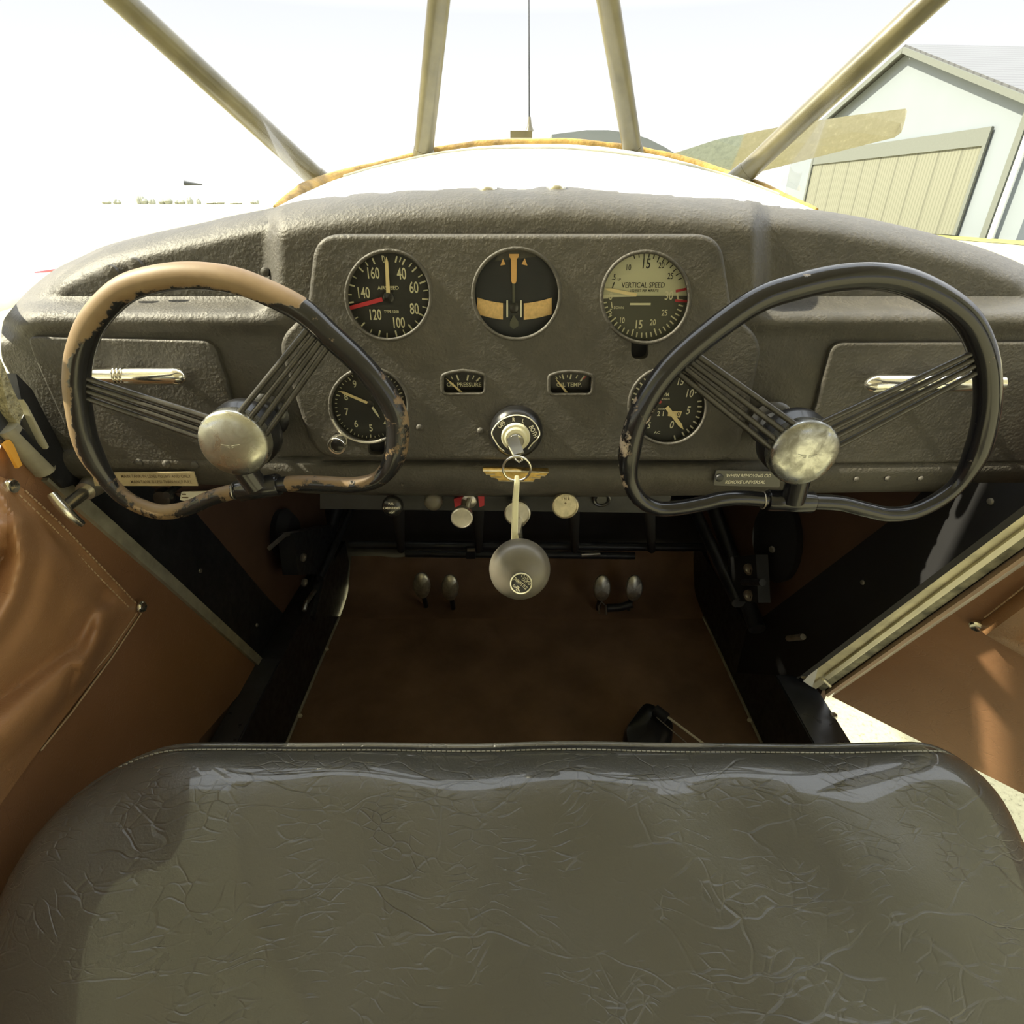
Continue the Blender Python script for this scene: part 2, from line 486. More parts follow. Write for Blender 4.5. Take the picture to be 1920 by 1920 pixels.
def plate(mb, outline, Y, thick, bev_px=0, steps=4, holes=(), holedepth=None):
    """raised plate in a plane of constant Y. outline in px, front face at Y, back at Y+thick"""
    base = [AY(p[0], p[1], Y) for p in outline]
    m = mpp(*outline[0], Y)
    rings = []
    bd = bev_px*m
    rings.append([AY(p[0], p[1], Y)+Vector((0, thick, 0)) for p in outline])
    if bev_px:
        for k in range(steps+1):
            a = k/steps*math.pi/2
            io = inset(outline, bev_px*(1-math.cos(a)))
            dy = min(thick, bd)*(1-math.sin(a))
            rings.append([AY(p[0], p[1], Y)+Vector((0, dy, 0)) for p in io])
        front = inset(outline, bev_px)
    else:
        rings.append(base); front = outline
    mb.loft(rings, True, False)
    V, T = cdt(front, 0, holes)
    mb.add([AY(v.x, v.y, Y) for v in V], T, False)
    for h in holes:
        hd = holedepth or thick
        m_ = [AY(p[0], p[1], Y) for p in h]
        # rounded lip
        mb.loft([m_, [p+Vector((0, hd, 0)) for p in m_]], True, False)
    return mb
def circ(cx, cy, r, n=48, ry=None):
    ry = ry or r
    return [(cx+r*math.cos(2*math.pi*k/n), cy+ry*math.sin(2*math.pi*k/n)) for k in range(n)]

# ================================================================== SETTING
def rimY(x):
    u = max(-1, min(1, (x-1022)/512)); return .10+.25*(1-abs(u)**4)
RIM = [(515, 386), (560, 364), (620, 337), (700, 311), (780, 291), (830, 279), (900, 270), (980, 266), (1060, 266), (1130, 271),
       (1180, 278), (1240, 288), (1300, 304), (1370, 326), (1440, 354), (1490, 374), (1532, 391)]
TOP = [(2, 640), (5, 607), (15, 588), (50, 548), (100, 507), (157, 479), (200, 460), (267, 442), (333, 427), (383, 417), (433, 405),
       (510, 390), (560, 377), (643, 366), (720, 359), (810, 354), (914, 350), (977, 352), (1043, 349), (1143, 356), (1230, 362), (1310, 368),
       (1390, 374), (1447, 383), (1510, 391), (1580, 401), (1680, 421), (1780, 447), (1847, 467), (1920, 497), (1960, 525), (1990, 565), (2004, 610), (2008, 650)]
TOPX = [p for p in TOP]
def ytop(x): return lerp1(TOPX[2:-2], x)

def ybot(x): return lerp1([(118, 905), (250, 905), (400, 909), (500, 917), (620, 927), (960, 931), (1180, 931), (1500, 925), (1700, 922), (1985, 916)], x)
def recess(px, py, xr, yb, sgn):
    # signed distance inside the recessed wing area: x beyond xr (outwards), y above yb, rounded lower corner
    dx = (xr-px)*sgn; dy = yb-py; R = 55.0
    if dx < R and dy < R: d = R-math.hypot(R-dx, R-dy) if (dx < R and dy < R) else min(dx, dy)
    else: d = min(dx, dy)
    return d
TP = TOP[1:-1]
def panelY(px, py):
    # overall: centre hood, recessed wings, rolled top, lower rail
    y = 0.0
    dl = recess(px, py, 524, 586, 1); dr = recess(px, py, 1414, 586, -1)
    # recess runs off the rolled top edge
    dd = max(dl, dr)
    fade = 1.0
    if px < 60: fade = sst((px-5)/55)
    if px > 1925: fade = sst((2005-px)/80)
    y += .030*sst((dd+4)/34)*fade
    # soft ledge bulge under the recess
    for (xa, xb, yb) in ((30, 500, 600), (1440, 1990, 600)):
        if xa-60 < px < xb+60:
            w = sst((px-xa+60)/60)*sst((xb+60-px)/60)
            y -= .006*math.exp(-((py-yb-4)/16)**2)*w
    # rolled top edge
    t = dpoly(px, py, TP, False)
    Rr = 62 if 500 < px < 1430 else 46
    if t < Rr:
        q = 1-t/Rr; y += .062*(1-math.sqrt(max(0, 1-q*q)))
    # lower rail
    yb = ybot(px)
    k = py-(yb-66)
    if k > -4:
        y += .004*math.exp(-((k)/5)**2)
        y -= .007*math.sin(max(0, min(1, k/58))*math.pi)
        e = yb-py
        if e < 16: q = 1-e/16; y += .020*(1-math.sqrt(max(0, 1-q*q)))
    return y
# --- ground, grass, far things
mb = MB(); mb.add([(-900, -60, 0), (900, -60, 0), (900, 1500, 0), (-900, 1500, 0)], [(0, 1, 2, 3)], False)
solo('ground', mb, 'tarmac', 'pale speckled tarmac apron outside the aircraft', 'ground', kind='structure')
G = AZ(1795, 443, 0); nrm = Vector((.998, .055, 0)).normalized(); wdir = Vector((-.055, .998, 0)).normalized()
def HF(px, py): return APL(px, py, G, nrm)
apex = HF(1710, 92); rk = HF(1920, 175); rl = HF(1575, 212)
def along(p): return (p-G).dot(wdir)
sa = along(apex); slope = (apex.z-rk.z)/(sa-along(rk))
half = abs(sa-along(HF(1999, 205)))
eave = apex.z-slope*half
def HP(s, z, o=0): return G+wdir*s+Vector((0, 0, z))-nrm*o
hg = thing('hangar', 'pale grey gable-fronted hangar with a corrugated door on the right of the view', 'hangar', HP(sa, 0))
mb = MB(); mb.prism([HP(sa-half, 0), HP(sa+half, 0), HP(sa+half, eave), HP(sa, apex.z), HP(sa-half, eave)], nrm*22)
part('wall', mb, 'hwall', hg)
mb = MB()
ov = .5
for sgn in (-1, 1):
    e = [HP(sa, apex.z+.05, ov), HP(sa+sgn*(half+.6), eave-slope*.6+.05, ov)]
    q = e+[e[1]+nrm*23, e[0]+nrm*23]
    mb.hull8(q, [p+Vector((0, 0, .18)) for p in q])
part('roof', mb, 'roof', hg)
for sgn in (-1, 1):
    mb = MB(); mb.bar(HP(sa, apex.z-.05, .56), HP(sa+sgn*(half+.6), eave-slope*.6-.05, .56), .12, .30, (0, 0, 1)); part('bargeboard', mb, 'htrim', hg)
dz = HF(1866, 237); s_r = along(HF(1830, 340)); s_l = along(HF(1520, 340)); top = dz.z
mb = MB(); mb.box((0, 0, 0), (1, 1, 1)); mb.v = []; mb.f = []; mb.sm = []; mb.a = []
mb.prism([HP(s_r, .05, .12), HP(s_l, .05, .12), HP(s_l, top, .12), HP(s_r, top, .12)], nrm*.1)
dd = part('sliding_door', mb, 'hdoor', hg)
mb = MB(); mb.prism([HP(s_r, top-.85, .22), HP(s_l, top-.85, .22), HP(s_l, top, .22), HP(s_r, top, .22)], nrm*.1)
part('door_header', mb, 'htrim', hg)
for ss in (s_r, s_l):
    mb = MB(); mb.prism([HP(ss-.12, .05, .25), HP(ss+.12, .05, .25), HP(ss+.12, top, .25), HP(ss-.12, top, .25)], nrm*.1); part('door_jamb', mb, 'htrim', hg)
s2 = along(HF(1885, 340))
mb = MB(); mb.prism([HP(s2-.35, 0, .3), HP(s2+.05, 0, .3), HP(s2+.05, top+1.2, .3), HP(s2-.35, top+1.2, .3)], nrm*.25)
part('post', mb, 'htrim', hg)
mb = MB(); mb.tube([HP(s2-.75, 0, .35), HP(s2-.75, top+1, .35)], .14, 10); part('downpipe', mb, 'white', hg)
# grass strip along the hangar
mb = MB(); mb.add([HP(-40, .02, .2), HP(40, .02, .2), HP(40, .02, 2.9), HP(-40, .02, 2.9)], [(0, 1, 2, 3)], False)
tag(solo('grass_verge', mb, 'grass', 'dry yellow-green grass verge along the foot of the hangar', 'grass', kind='stuff'), None, None)
# distant trees
for i, (px, wpx, hpx) in enumerate([(200, 13, 6), (222, 11, 7), (268, 14, 12), (287, 9, 8), (310, 20, 9), (338, 14, 6), (356, 12, 10), (375, 9, 9), (404, 26, 5), (440, 26, 4), (478, 14, 6)]):
    p = AZ(px, 383.2, 0); d = (p-CAM).length; sc = d/F*.9
    mb = MB(); random.seed(i)
    for k in range(5):
        ox = (random.random()-.5)*wpx*sc*.7; rr = wpx*sc*(.22+.15*random.random()); hh = hpx*sc*(.6+.4*random.random())
        mb.lathe([(0, hh*1.25), (rr*.6, hh*1.05), (rr, hh*.6), (rr*.8, hh*.1), (0, 0)], p+Vector((ox, 0, 0)), (0, 0, 1), 10)
    solo('tree', mb, 'foliage', 'hazy pale clump of trees on the far horizon beyond the left windshield', 'tree', 'far trees on the left horizon')
# windsock far away
p = AZ(346, 382, 0); p = CAM+(p-CAM)*.35; p.z = 0
d = (p-CAM).length
a = AY(346, 343, p.y); b = AY(379, 346, p.y)
ws = thing('windsock', 'small dark windsock flying above the left horizon', 'windsock', (a.x, a.y, 0))
mb = MB(); mb.tube([a, a*.5+b*.5, b], [.0030*d, .0016*d, .0007*d], 14); part('sock', mb, 'grey', ws)
mb = MB(); mb.tube([(a.x, a.y, 0), a+Vector((0, 0, .2))], .035, 8); part('pole', mb, 'white', ws)
# strut / parked white craft glimpsed at far left
st = thing('wing_strut_fairing', 'white fairing with a thin red edge line outside the left window', 'strut', AY(20, 540, .35))
mb = MB(); q = [AY(-60, 548, .1), AY(-60, 528, .1)]
mb.tube([AY(-120, 560, -.1), AY(20, 543, .25), AY(120, 520, .8)], [.02, .02, .02], 12, flat=.5); part('fairing', mb, 'white', st)
mb = MB(); mb.tube([AY(-100, 535, -.1), AY(0, 522, .22), AY(120, 504, .8)], .0022, 8); part('edge_line', mb, 'red', st)

def bootskin(pts, name):
    rings = []
    for px, py, Y in pts:
        a = AY(px, py, Y)
        row = []
        for i in range(9):
            t = i/8; y = a.y+(.74-a.y)*t
            k = (y-CAM.y)/(a.y-CAM.y)
            q = CAM+(a-CAM)*k
            row.append(Vector((a.x*(1+.04*t), y, min(a.z+.12*t, q.z-.012-.03*t))))
        rings.append(row)
    mb = MB(); mb.loft(rings, False, False); return mb
# --- engine cowling, propeller, antenna
RIM3 = [AY(p[0], p[1], rimY(p[0])) for p in crom([Vector(p) for p in RIM], 6)]
cw = thing('engine_cowling', 'white engine cowling ahead of the windshield', 'cowling', (0, .7, 1.3))
rings = []
for (t, zc, sx) in ((0, 0, 1), (.33, -.02, .97), (.66, -.075, .82), (1, -.16, .55)):
    ring = []
    for k, p in enumerate(RIM3):
        ring.append(Vector((p.x*sx, p.y*(1-t)+t*1.0+.004, (p.z-1.70)*(1-t*.5)+1.70+zc-.012)))
    rings.append(ring)
mb = MB(); mb.loft(rings, False, False); part('shell', mb, 'white', cw)
for pts in ([(15, 590, .03), (50, 550, .045), (100, 509, .05), (200, 462, .055), (333, 429, .055), (433, 407, .055), (512, 393, .055)], [(1526, 396, .055), (1580, 404, .055), (1680, 424, .055), (1780, 450, .055), (1847, 470, .05), (1920, 500, .045), (1960, 528, .04), (1995, 590, .03)]):
    part('sun_block_skin', bootskin(pts, ''), 'white', cw)  # skin added to close gaps that let sun onto the floor
# cheek bulge with louvres
c = AY(1150, 285, .62)
mb = MB()
pts = [AY(1035, 252, .62), AY(1060, 249, .62), AY(1100, 244, .62), AY(1140, 244, .62), AY(1180, 249, .62), AY(1215, 260, .62), AY(1245, 275, .62), AY(1268, 289, .62), AY(1268, 310, .62), AY(1035, 300, .62)]
mb.loft([pts, [p+Vector((0, .12, .0)) for p in pts], [p+Vector((-.0, .28, -.05)) for p in pts]]); part('cheek_bulge', mb, 'htrim', cw, 'olive grey cheek bulge')
PR = thing('propeller', 'grey two-blade propeller with its right blade raised in front of the hangar', 'propeller', AY(968, 356, 1.04))
tp = [(1180, 312), (1265, 287), (1330, 266), (1420, 247), (1500, 232), (1600, 217), (1692, 205)]
bt = [(1180, 345), (1265, 345), (1330, 341), (1420, 325), (1500, 304), (1600, 278), (1683, 257)]
rings = []
for i, (a, b) in enumerate(zip(tp, bt)):
    A = AY(a[0], a[1], 1.04); B = AY(b[0], b[1], 1.04); tw = .05*(1-i/6)+.012
    mid = (A+B)/2; th = .011*(1-i/8)
    rings.append([A+Vector((0, -tw, 0)), mid+Vector((0, -th, 0)), B+Vector((0, tw, 0)), mid+Vector((0, th, 0))])
A = AY(1701, 208, 1.04); B = AY(1690, 248, 1.04)
rings.append([A, (A+B)/2-Vector((0, .002, 0)), B, (A+B)/2+Vector((0, .002, 0))])
mb = MB(); mb.loft(rings, True, True, False); part('blade', mb, 'prop', PR)
cpr = Vector(PR.location)
mb2 = MB(); mb2.v = [cpr+Vector((-(v-cpr).x, (v-cpr).y*-1 if False else (v-cpr).y, -(v-cpr).z)) for v in mb.v]; mb2.f = list(mb.f); mb2.sm = list(mb.sm); mb2.a = list(mb.a)
part('blade', mb2, 'prop', PR)
mb = MB(); mb.lathe([(.06, -.05), (.08, -.02), (.075, .08), (.05, .14), (0, .17)], cpr, (0, 1, 0), 24); part('hub', mb, 'steel', PR)
an = thing('whip_antenna', 'thin whip antenna on a small base beyond the windshield rim', 'antenna', AY(992, 255, .5))
mb = MB(); mb.tube([AY(992.5, 222, .5), AY(992, 120, .5), AY(991.5, -60, .5)], [.0012, .0010, .0008], 8); part('rod', mb, 'greymetal', an)
mb = MB(); mb.tube([AY(993, 246, .5), AY(993, 236, .5), AY(993, 219, .5)], [.007, .0035, .0016], 10); part('base', mb, 'khaki', an)
mb = MB(); mb.box(tuple(AY(957, 262, .5)-Vector((0, .03, .0))), tuple(AY(997, 249, .5)+Vector((0, .03, 0)))); part('mounting_plate', mb, 'khaki', an)

# --- deck between panel and windshield rim
NT = 60
def deckp(u, v):
    x = 510+(1530-510)*u
    a = AY(x, ytop(x)+3.5, panelY(x, ytop(x)+2.5)+.003)
    rx = 515+(1532-515)*u; ry = lerp1(RIM, rx)
    b = AY(rx, ry+4, rimY(rx))
    p = a.lerp(b, v)
    p.z += .010*math.sin(math.pi*v)*(1-abs(2*u-1)**3)
    return p
mb = MB(); mb.grid(deckp, 60, 14)
o = solo('glareshield_deck', mb, 'deck', 'white sheet metal deck between the black panel and the windshield', 'deck')
# seam crease of the sheet on the deck
mb = MB()
pts = [deckp(u, .58+.10*math.sin(u*7)*0.4) + Vector((0, 0, .0015)) for u in [i/30*.8+.13 for i in range(31)]]
mb.tube(pts, .0013, 6); sm = part('seam', mb, 'creamstrip', o) if False else None
m2 = link_mesh('lap_seam', mb, 'creamstrip', Vector(o.location)); m2.parent = o
for px, py in ((914, 353), (1043, 350)):
    mb = MB(); c = AY(px, py+1, .045); mb.lathe([(.009, -.002), (.0085, .001), (.006, .004), (0, .0052)], c, (0, -.35, 1), 18)
    q = link_mesh('screw', mb, 'nickel', Vector(o.location)); q.parent = o
# yellow sealant rim
mb = MB()
n = len(RIM3); random.seed(3)
rr = [min(1, .35+i*.08, .35+(n-1-i)*.05)*(0)+.0044+.0005*math.sin(i*.55)+.0005*random.random()+(.0055 if i < 18 else 0)*(1-abs(i-8)/10 if i < 18 else 0) for i in range(n)]
rr = [q*min(1, .3+.1*i, .3+.06*(n-1-i)) for i, q in enumerate(rr)]
mb.tube([p+Vector((0, 0, -.001)) for p in RIM3], rr, 10)
solo('windshield_sealant', mb, 'yellow', 'lumpy yellow-brown sealant bead along the bottom edge of the windshield', 'sealant')
# windshield braces (frame tubes)
def brace(b0, t0, by, ty, r, label):
    a = AY(b0[0], b0[1], by); b = AY(t0[0], t0[1], ty); d = (b-a)
    o = thing('windshield_brace', label, 'frame tube', a, 'khaki tubes across the windshield')
    mb = MB(); mb.tube([a-d.normalized()*.004, a+d*.5, b, b+d*max(.1, (2.0-b.z)/d.z)], r, 24); part('tube', mb, 'khaki', o)
    mb = MB(); mb.tube([a-d.normalized()*.006, a+d.normalized()*.012], [r*1.18, r*1.06], 24); part('foot', mb, 'khaki', o)
brace((607, 346), (228, 0), .27, .17, .0122, 'leftmost khaki frame tube, slanting to the upper left corner across the windshield')
brace((793, 297), (823, 0), .34, .26, .0122, 'steep khaki frame tube in the windshield just left of the antenna')
brace((1188, 294), (1140, 0), .34, .26, .0122, 'steep khaki frame tube in the windshield just right of the antenna')
brace((1385, 336), (1745, 0), .27, .17, .0122, 'rightmost khaki frame tube, slanting to the upper right corner in front of the hangar')

# --- windshield and side windows
LOWER = [AY(0, 600, .0), AY(120, 498, .04), AY(300, 424, .06)]+RIM3[::6]+[AY(1680, 424, .06), AY(1840, 466, .05), AY(1960, 530, .02)]
def wsp(u, v):
    i = u*(len(LOWER)-1); k = min(int(i), len(LOWER)-2); a = LOWER[k].lerp(LOWER[k+1], i-k)
    an_ = (u-.5)*2
    b = Vector((an_*.50, -.08+.05*(1-an_*an_), 2.00-.07*an_**4))
    p = a.lerp(b, v)
    p.z += .05*math.sin(math.pi*v)*1.0; p.y += .05*math.sin(math.pi*v); p.x += .03*an_*math.sin(math.pi*v)
    return p+Vector((0, .022, .012))
mb = MB(); mb.grid(wsp, 48, 16)
solo('window_1', mb, 'glass', 'clear curved windshield in front of the instrument panel', 'windshield', kind='structure')
XL, XR = -.475, .475
mb = MB(); mb.prism([(XL-.02, -1.1, 1.50), (XL-.02, -.02, 1.50), (XL-.02, -.14, 1.90), (XL-.02, -1.1, 1.92)], (-.004, 0, 0))
solo('window_2', mb, 'glass', 'clear left side window beside the seat', 'window', kind='structure')
# ceiling, back wall
mb = MB(); mb.box((-.52, -1.5, 2.00), (.52, -.05, 2.03))
solo('ceiling', mb, 'headliner', 'beige cabin headliner above the seat', 'ceiling', kind='structure')
mb = MB(); mb.box((-.52, -1.53, .80), (.52, -1.5, 2.0))
solo('wall_back', mb, 'headliner', 'beige cabin bulkhead behind the seat', 'wall', kind='structure')

# --- floor, toe board, firewall, side walls
mb = MB(); mb.box((-.43, -.95, .785), (.475, .56, .80))
solo('floor', mb, 'carpet', 'brown carpeted cabin floor in the footwell', 'floor', kind='structure')
zt = AY(960, 1043, .71).z
mb = MB()
def toe(u, v):
    x = -.425+.9*u
    if v < .5: p = Vector((x, .555+.09*v*2, .802+.012*(v*2)**2))
    else:
        w = (v-.5)*2; p = Vector((x, .645+.07*w, .814+(zt-.814)*(w**1.15)))
    s = 1-.0*v
    wob = .006*math.sin(x*23)+.004*math.sin(x*51+1)
    if v > .9: p.z += wob
    if x > .12: p.z += .020*sst((v-.5)*2)
    return p
mb.grid(toe, 40, 20)
solo('toe_carpet', mb, 'carpet', 'brown carpet turned up at the front of the footwell behind the pedals', 'carpet')
mb = MB(); mb.prism([(-.50, .72, .78), (.55, .72, .78), (.55, .72, 1.45), (.35, .72, 1.60), (-.33, .72, 1.60), (-.50, .72, 1.45)], (0, .015, 0))
solo('wall_front', mb, 'firewall', 'dark firewall at the front of the footwell', 'wall', kind='structure')
# wall_left : skin from front to back below the sill
mb = MB()
mb.prism([(XL-.012, -1.5, .79), (XL-.012, .72, .79), (XL-.012, .72, 1.60), (XL-.012, .05, 1.575), (XL-.012, -.03, 1.50), (XL-.012, -1.5, 1.50)], (-.01, 0, 0))
solo('wall_left', mb, 'kick', 'left cabin side wall', 'wall', kind='structure')
mb = MB()
oa = AX(1551, 1303, XR+.062); ob_ = AX(1920, 1044, XR+.062); ob_ = oa.lerp(ob_, 1.4)
mb.prism([(XR+.066, oa.y+.02, .79), (XR+.066, .72, .79), (XR+.066, .72, 1.60), (XR+.066, .03, 1.575), (XR+.066, ob_.y+.02, ob_.z), (XR+.066, oa.y+.02, oa.z)], (.01, 0, 0))
solo('wall_right', mb, 'kick', 'right cabin side wall ahead of the open door', 'wall', kind='structure')
mb = MB(); mb.box((-.52, -1.5, 1.95), (-.47, -.10, 2.0)); solo('trim_1', mb, 'headliner', 'headliner edge trim above the left window', 'trim', kind='structure')
mb = MB(); mb.box((.47, -1.5, 1.95), (.52, -.10, 2.0)); solo('trim_2', mb, 'headliner', 'headliner edge trim above the right door', 'trim', kind='structure')

# kick panels & black gussets
def xplate(name, pts, X, th, mat, label, cat):
    mb = MB(); s = 1 if X < 0 else -1
    mb.prism([AX(p[0], p[1], X) for p in pts], (-s*th, 0, 0))
    return solo(name, mb, mat, label, cat)
lg = xplate('gusset_plate', [(105, 900), (215, 890), (345, 935), (500, 1118), (555, 1175), (498, 1252)], XL+.004, .012, 'darkmetal', 'black painted gusset plate beside the pale strip on the left wall', 'frame plate')
for px, py in ((375, 1070), (481, 1172)):
    mb = MB(); c = AX(px, py, XL+.004); mb.lathe([(.0035, 0), (.003, .002), (0, .003)], c, (1, 0, 0), 12); q = link_mesh('rivet', mb, 'steel', Vector(lg.location)); q.parent = lg
kp = xplate('kick_panel', [(330, 925), (700, 905), (652, 1000), (600, 1120), (545, 1170), (340, 940)], XL, .01, 'kick', 'brown kick panel on the left wall ahead of the gusset', 'panel')
rg = xplate('gusset_plate', [(1940, 905), (1745, 905), (1690, 960), (1400, 1180), (1380, 1262), (1500, 1268), (1930, 940)], XR-.004, .012, 'flat_black', 'black gusset plate beside the cream door jamb on the right', 'frame plate')
for px, py in ((1618, 1092), (1858, 940)):
    mb = MB(); c = AX(px, py, XR-.004); mb.lathe([(.0035, 0), (.003, .002), (0, .003)], c, (-1, 0, 0), 12); q = link_mesh('rivet', mb, 'steel', Vector(rg.location)); q.parent = rg
xplate('kick_panel', [(1270, 905), (1780, 905), (1690, 965), (1420, 1165), (1360, 1120), (1310, 1000)], XR+.001, .01, 'kick', 'brown kick panel on the right wall ahead of the gusset', 'panel')

# floor side channels
def channel(name, xi, xo, zt_, label, sgn):
    o = thing('side_channel', label, 'channel', ((xi+xo)/2, .2, .80))
    mb = MB(); a, b = min(xi, xo), max(xi, xo)
    mb.box((a, -.95, .795), (b, .33, zt_)); part('channel', mb, 'darkmetal', o)
    mb = MB()
    mb.hull8([(a, .33, .795), (b, .33, .795), (b, .33, zt_), (a, .33, zt_)], [(a, .70, .795), (b, .70, .795), (b, .70, zt_-.02), (a, .70, zt_-.02)])
    part('front_rail', mb, 'darkmetal', o)
    mb = MB(); mb.box((a+.002, -.95, zt_), (b-.002, .25, zt_+.002)); part('top_plate', mb, 'greymetal', o, 'grey worn top plate')
    mb = MB(); e = xi
    mb.tube([(e+sgn*.002, -.5, .8035), (e+sgn*.002, .56, .8035)], .003, 8); part('edge_strip', mb, 'creamstrip', o)
    return o
cl = channel('side_channel', -.428, -.474, .957, 'black floor channel along the left side of the footwell', 1)
cr = channel('side_channel', .474, .535, .952, 'black floor channel with a grey worn top under the open door', -1)
for o, lst in ((cl, [(613, 1218), (563, 1343), (436, 1376)]), (cr, [(1372, 1251), (1405, 1351)])):
    for px, py in lst:
        mb = MB(); c = AZ(px, py, .806); mb.lathe([(.0045, 0), (.004, .003), (0, .0045)], c, (0, 0, 1), 14); part('screw', mb, 'bright', o)
mb = MB(); c = AZ(1563, 1342, .954); mb.lathe([(.006, 0), (.005, .003), (0, .004)], c, (0, 0, 1), 14); part('screw', mb, 'steel', cr)

# corner posts, brackets and cross tubes
def post(p0, p1, X, r, label, mat='darkmetal'):
    a = AX(p0[0], p0[1], X); b = AX(p1[0], p1[1], X)
    o = thing('frame_post', label, 'frame tube', b)
    mb = MB(); mb.tube([a, b], r, 14); part('tube', mb, mat, o)
    return o, a, b
o, a, b = post((640, 925), (578, 1160), -.435, .014, 'black frame tube rising beside the left kick panel')
mb = MB(); mb.tube([AX(672, 925, -.40), AX(600, 1085, -.40)], .008, 10); part('side_tube', mb, 'darkmetal', o)
mb = MB(); mb.prism([AX(520, 1000, -.44), AX(600, 985, -.44), AX(604, 1075, -.44), AX(530, 1078, -.44)], (.03, 0, 0)); bk = part('bracket', mb, 'darkmetal', o)
for px, py in ((567, 1045), (569, 1092)):
    mb = MB(); mb.lathe([(.008, 0), (.008, .004), (.005, .004), (.005, .001), (0, .001)], AX(px, py, -.408), (1, -.3, 0), 14); part('bolt', mb, 'steel', bk)
mb = MB(); mb.tube([AX(505, 1028, -.42), AX(535, 1002, -.42), AX(575, 998, -.42)], .004, 8); part('cable', mb, 'steel', o)
mb = MB(); mb.tube([AX(570, 1145, -.43), AX(574, 1130, -.43), AX(590, 1108, -.43)], .005, 8); part('fitting', mb, 'steel', o)
o, a, b = post((1330, 930), (1420, 1180), .45, .015, 'black frame tube rising beside the right kick panel')
mb = MB(); mb.tube([AX(1290, 930, .40), AX(1385, 1130, .40)], .012, 10); part('side_tube', mb, 'darkmetal', o)
mb = MB(); mb.prism([AX(1385, 1045, .42), AX(1440, 1040, .42), AX(1445, 1130, .42), AX(1388, 1125, .42)], (-.02, 0, 0)); bk = part('bracket', mb, 'flat_black', o)
for px, py in ((1406, 1067), (1406, 1116)):
    mb = MB(); mb.lathe([(.010, 0), (.010, .004), (.006, .004), (.006, .001), (0, .001)], AX(px, py, .40), (-1, -.5, 0), 14); part('bolt', mb, 'steel', bk)
mb = MB(); mb.tube([AX(1394, 1092, .40), AX(1430, 1092, .40)], .006, 8); part('pin', mb, 'darkmetal', o)
mb = MB(); mb.lathe([(.006, 0), (.005, .003), (0, .004)], AX(1448, 1030, .44), (-1, -.4, 0), 12); part('bolt', mb, 'steel', o)
mb = MB(); mb.tube([AX(1478, 1197, .46), AX(1506, 1194, .46)], .005, 8); part('fitting', mb, 'steel', o)
def crosstube(y, x0, x1, Y, r, label, mat='darkmetal'):
    a = AY(x0, y, Y); b = AY(x1, y+4, Y)
    o = thing('cross_tube', label, 'frame tube', (a+b)/2)
    mb = MB(); mb.tube([a, b], r, 14); part('tube', mb, mat, o); return o
ct = crosstube(1022, 655, 1330, .60, .010, 'upper black cross tube low on the firewall behind the throttle')
mb = MB(); mb.box(tuple(AY(874, 1048, .58)), tuple(AY(892, 1016, .61))); part('clip', mb, 'darkmetal', ct)
mb = MB(); mb.box(tuple(AY(876, 1034, .575)), tuple(AY(891, 1028, .58))); part('label_band', mb, 'brass', ct)
ct2 = crosstube(1038, 760, 1190, .62, .009, 'lower black cross tube just under the other at the carpet edge')
mb = MB(); mb.tube([AY(1090, 1040, .60), AY(1125, 1038, .60)], .006, 10); part('sleeve', mb, 'steel', ct2)
for i, (xa, ya, xb, yb, l) in enumerate([(745, 965, 752, 1030, 'black upright strut below the cabin heat knob'), (895, 985, 898, 1022, 'black upright strut behind the silver ringed knob'), (1075, 975, 1078, 1030, 'black upright strut below the brushed round knob'), (1215, 975, 1222, 1030, 'black upright strut near the right control wheel')]):
    mb = MB(); mb.tube([AY(xa, 930, .05), AY(xb, 1031, .60)], .0085, 12); solo('upright_strut', mb, 'flat_black', l, 'frame tube')
# black boxes mounted on kick panels
mb = MB(); mb.lathe([(.05, 0), (.052, .012), (.035, .03), (0, .034)], AX(525, 1000, XL), (1, 0, 0), 24); solo('air_vent', mb, 'flat_black', 'round black vent cap on the left kick panel', 'vent')
mb = MB(); mb.lathe([(.075, 0), (.078, .012), (.05, .03), (0, .034)], AX(1465, 1010, XR), (-1, 0, 0), 24); solo('air_vent', mb, 'flat_black', 'round black vent cap on the right kick panel', 'vent')

# ================================================================== INSTRUMENT PANEL
BOT = [(2008, 650), (2000, 800), (1985, 915), (1900, 921), (1700, 922), (1500, 925), (1180, 931), (960, 931), (620, 927), (500, 917), (400, 909), (250, 905), (118, 905),
       (105, 870), (85, 830), (60, 780), (40, 740), (18, 700), (4, 672)]
OUT = TOP+BOT[1:]
PN = thing('instrument_panel', 'black crinkle-painted instrument panel spanning the full cabin width', 'instrument panel', (0, .0, 1.42))
ol = [(p.x, p.y) for p in crom([Vector(p) for p in OUT], 4, True)]
V, T = cdt(ol, 7.0)
mb = MB(); mb.add([AY(v.x, v.y, panelY(v.x, v.y)) for v in V], T, True)
# return edge going forward so that the panel has thickness
r0 = [AY(p[0], p[1], panelY(p[0], p[1])) for p in ol]
mb.loft([r0, [p+Vector((0, .025, -.004)) for p in r0]], True, False)
SH = part('shell', mb, 'panel', PN)
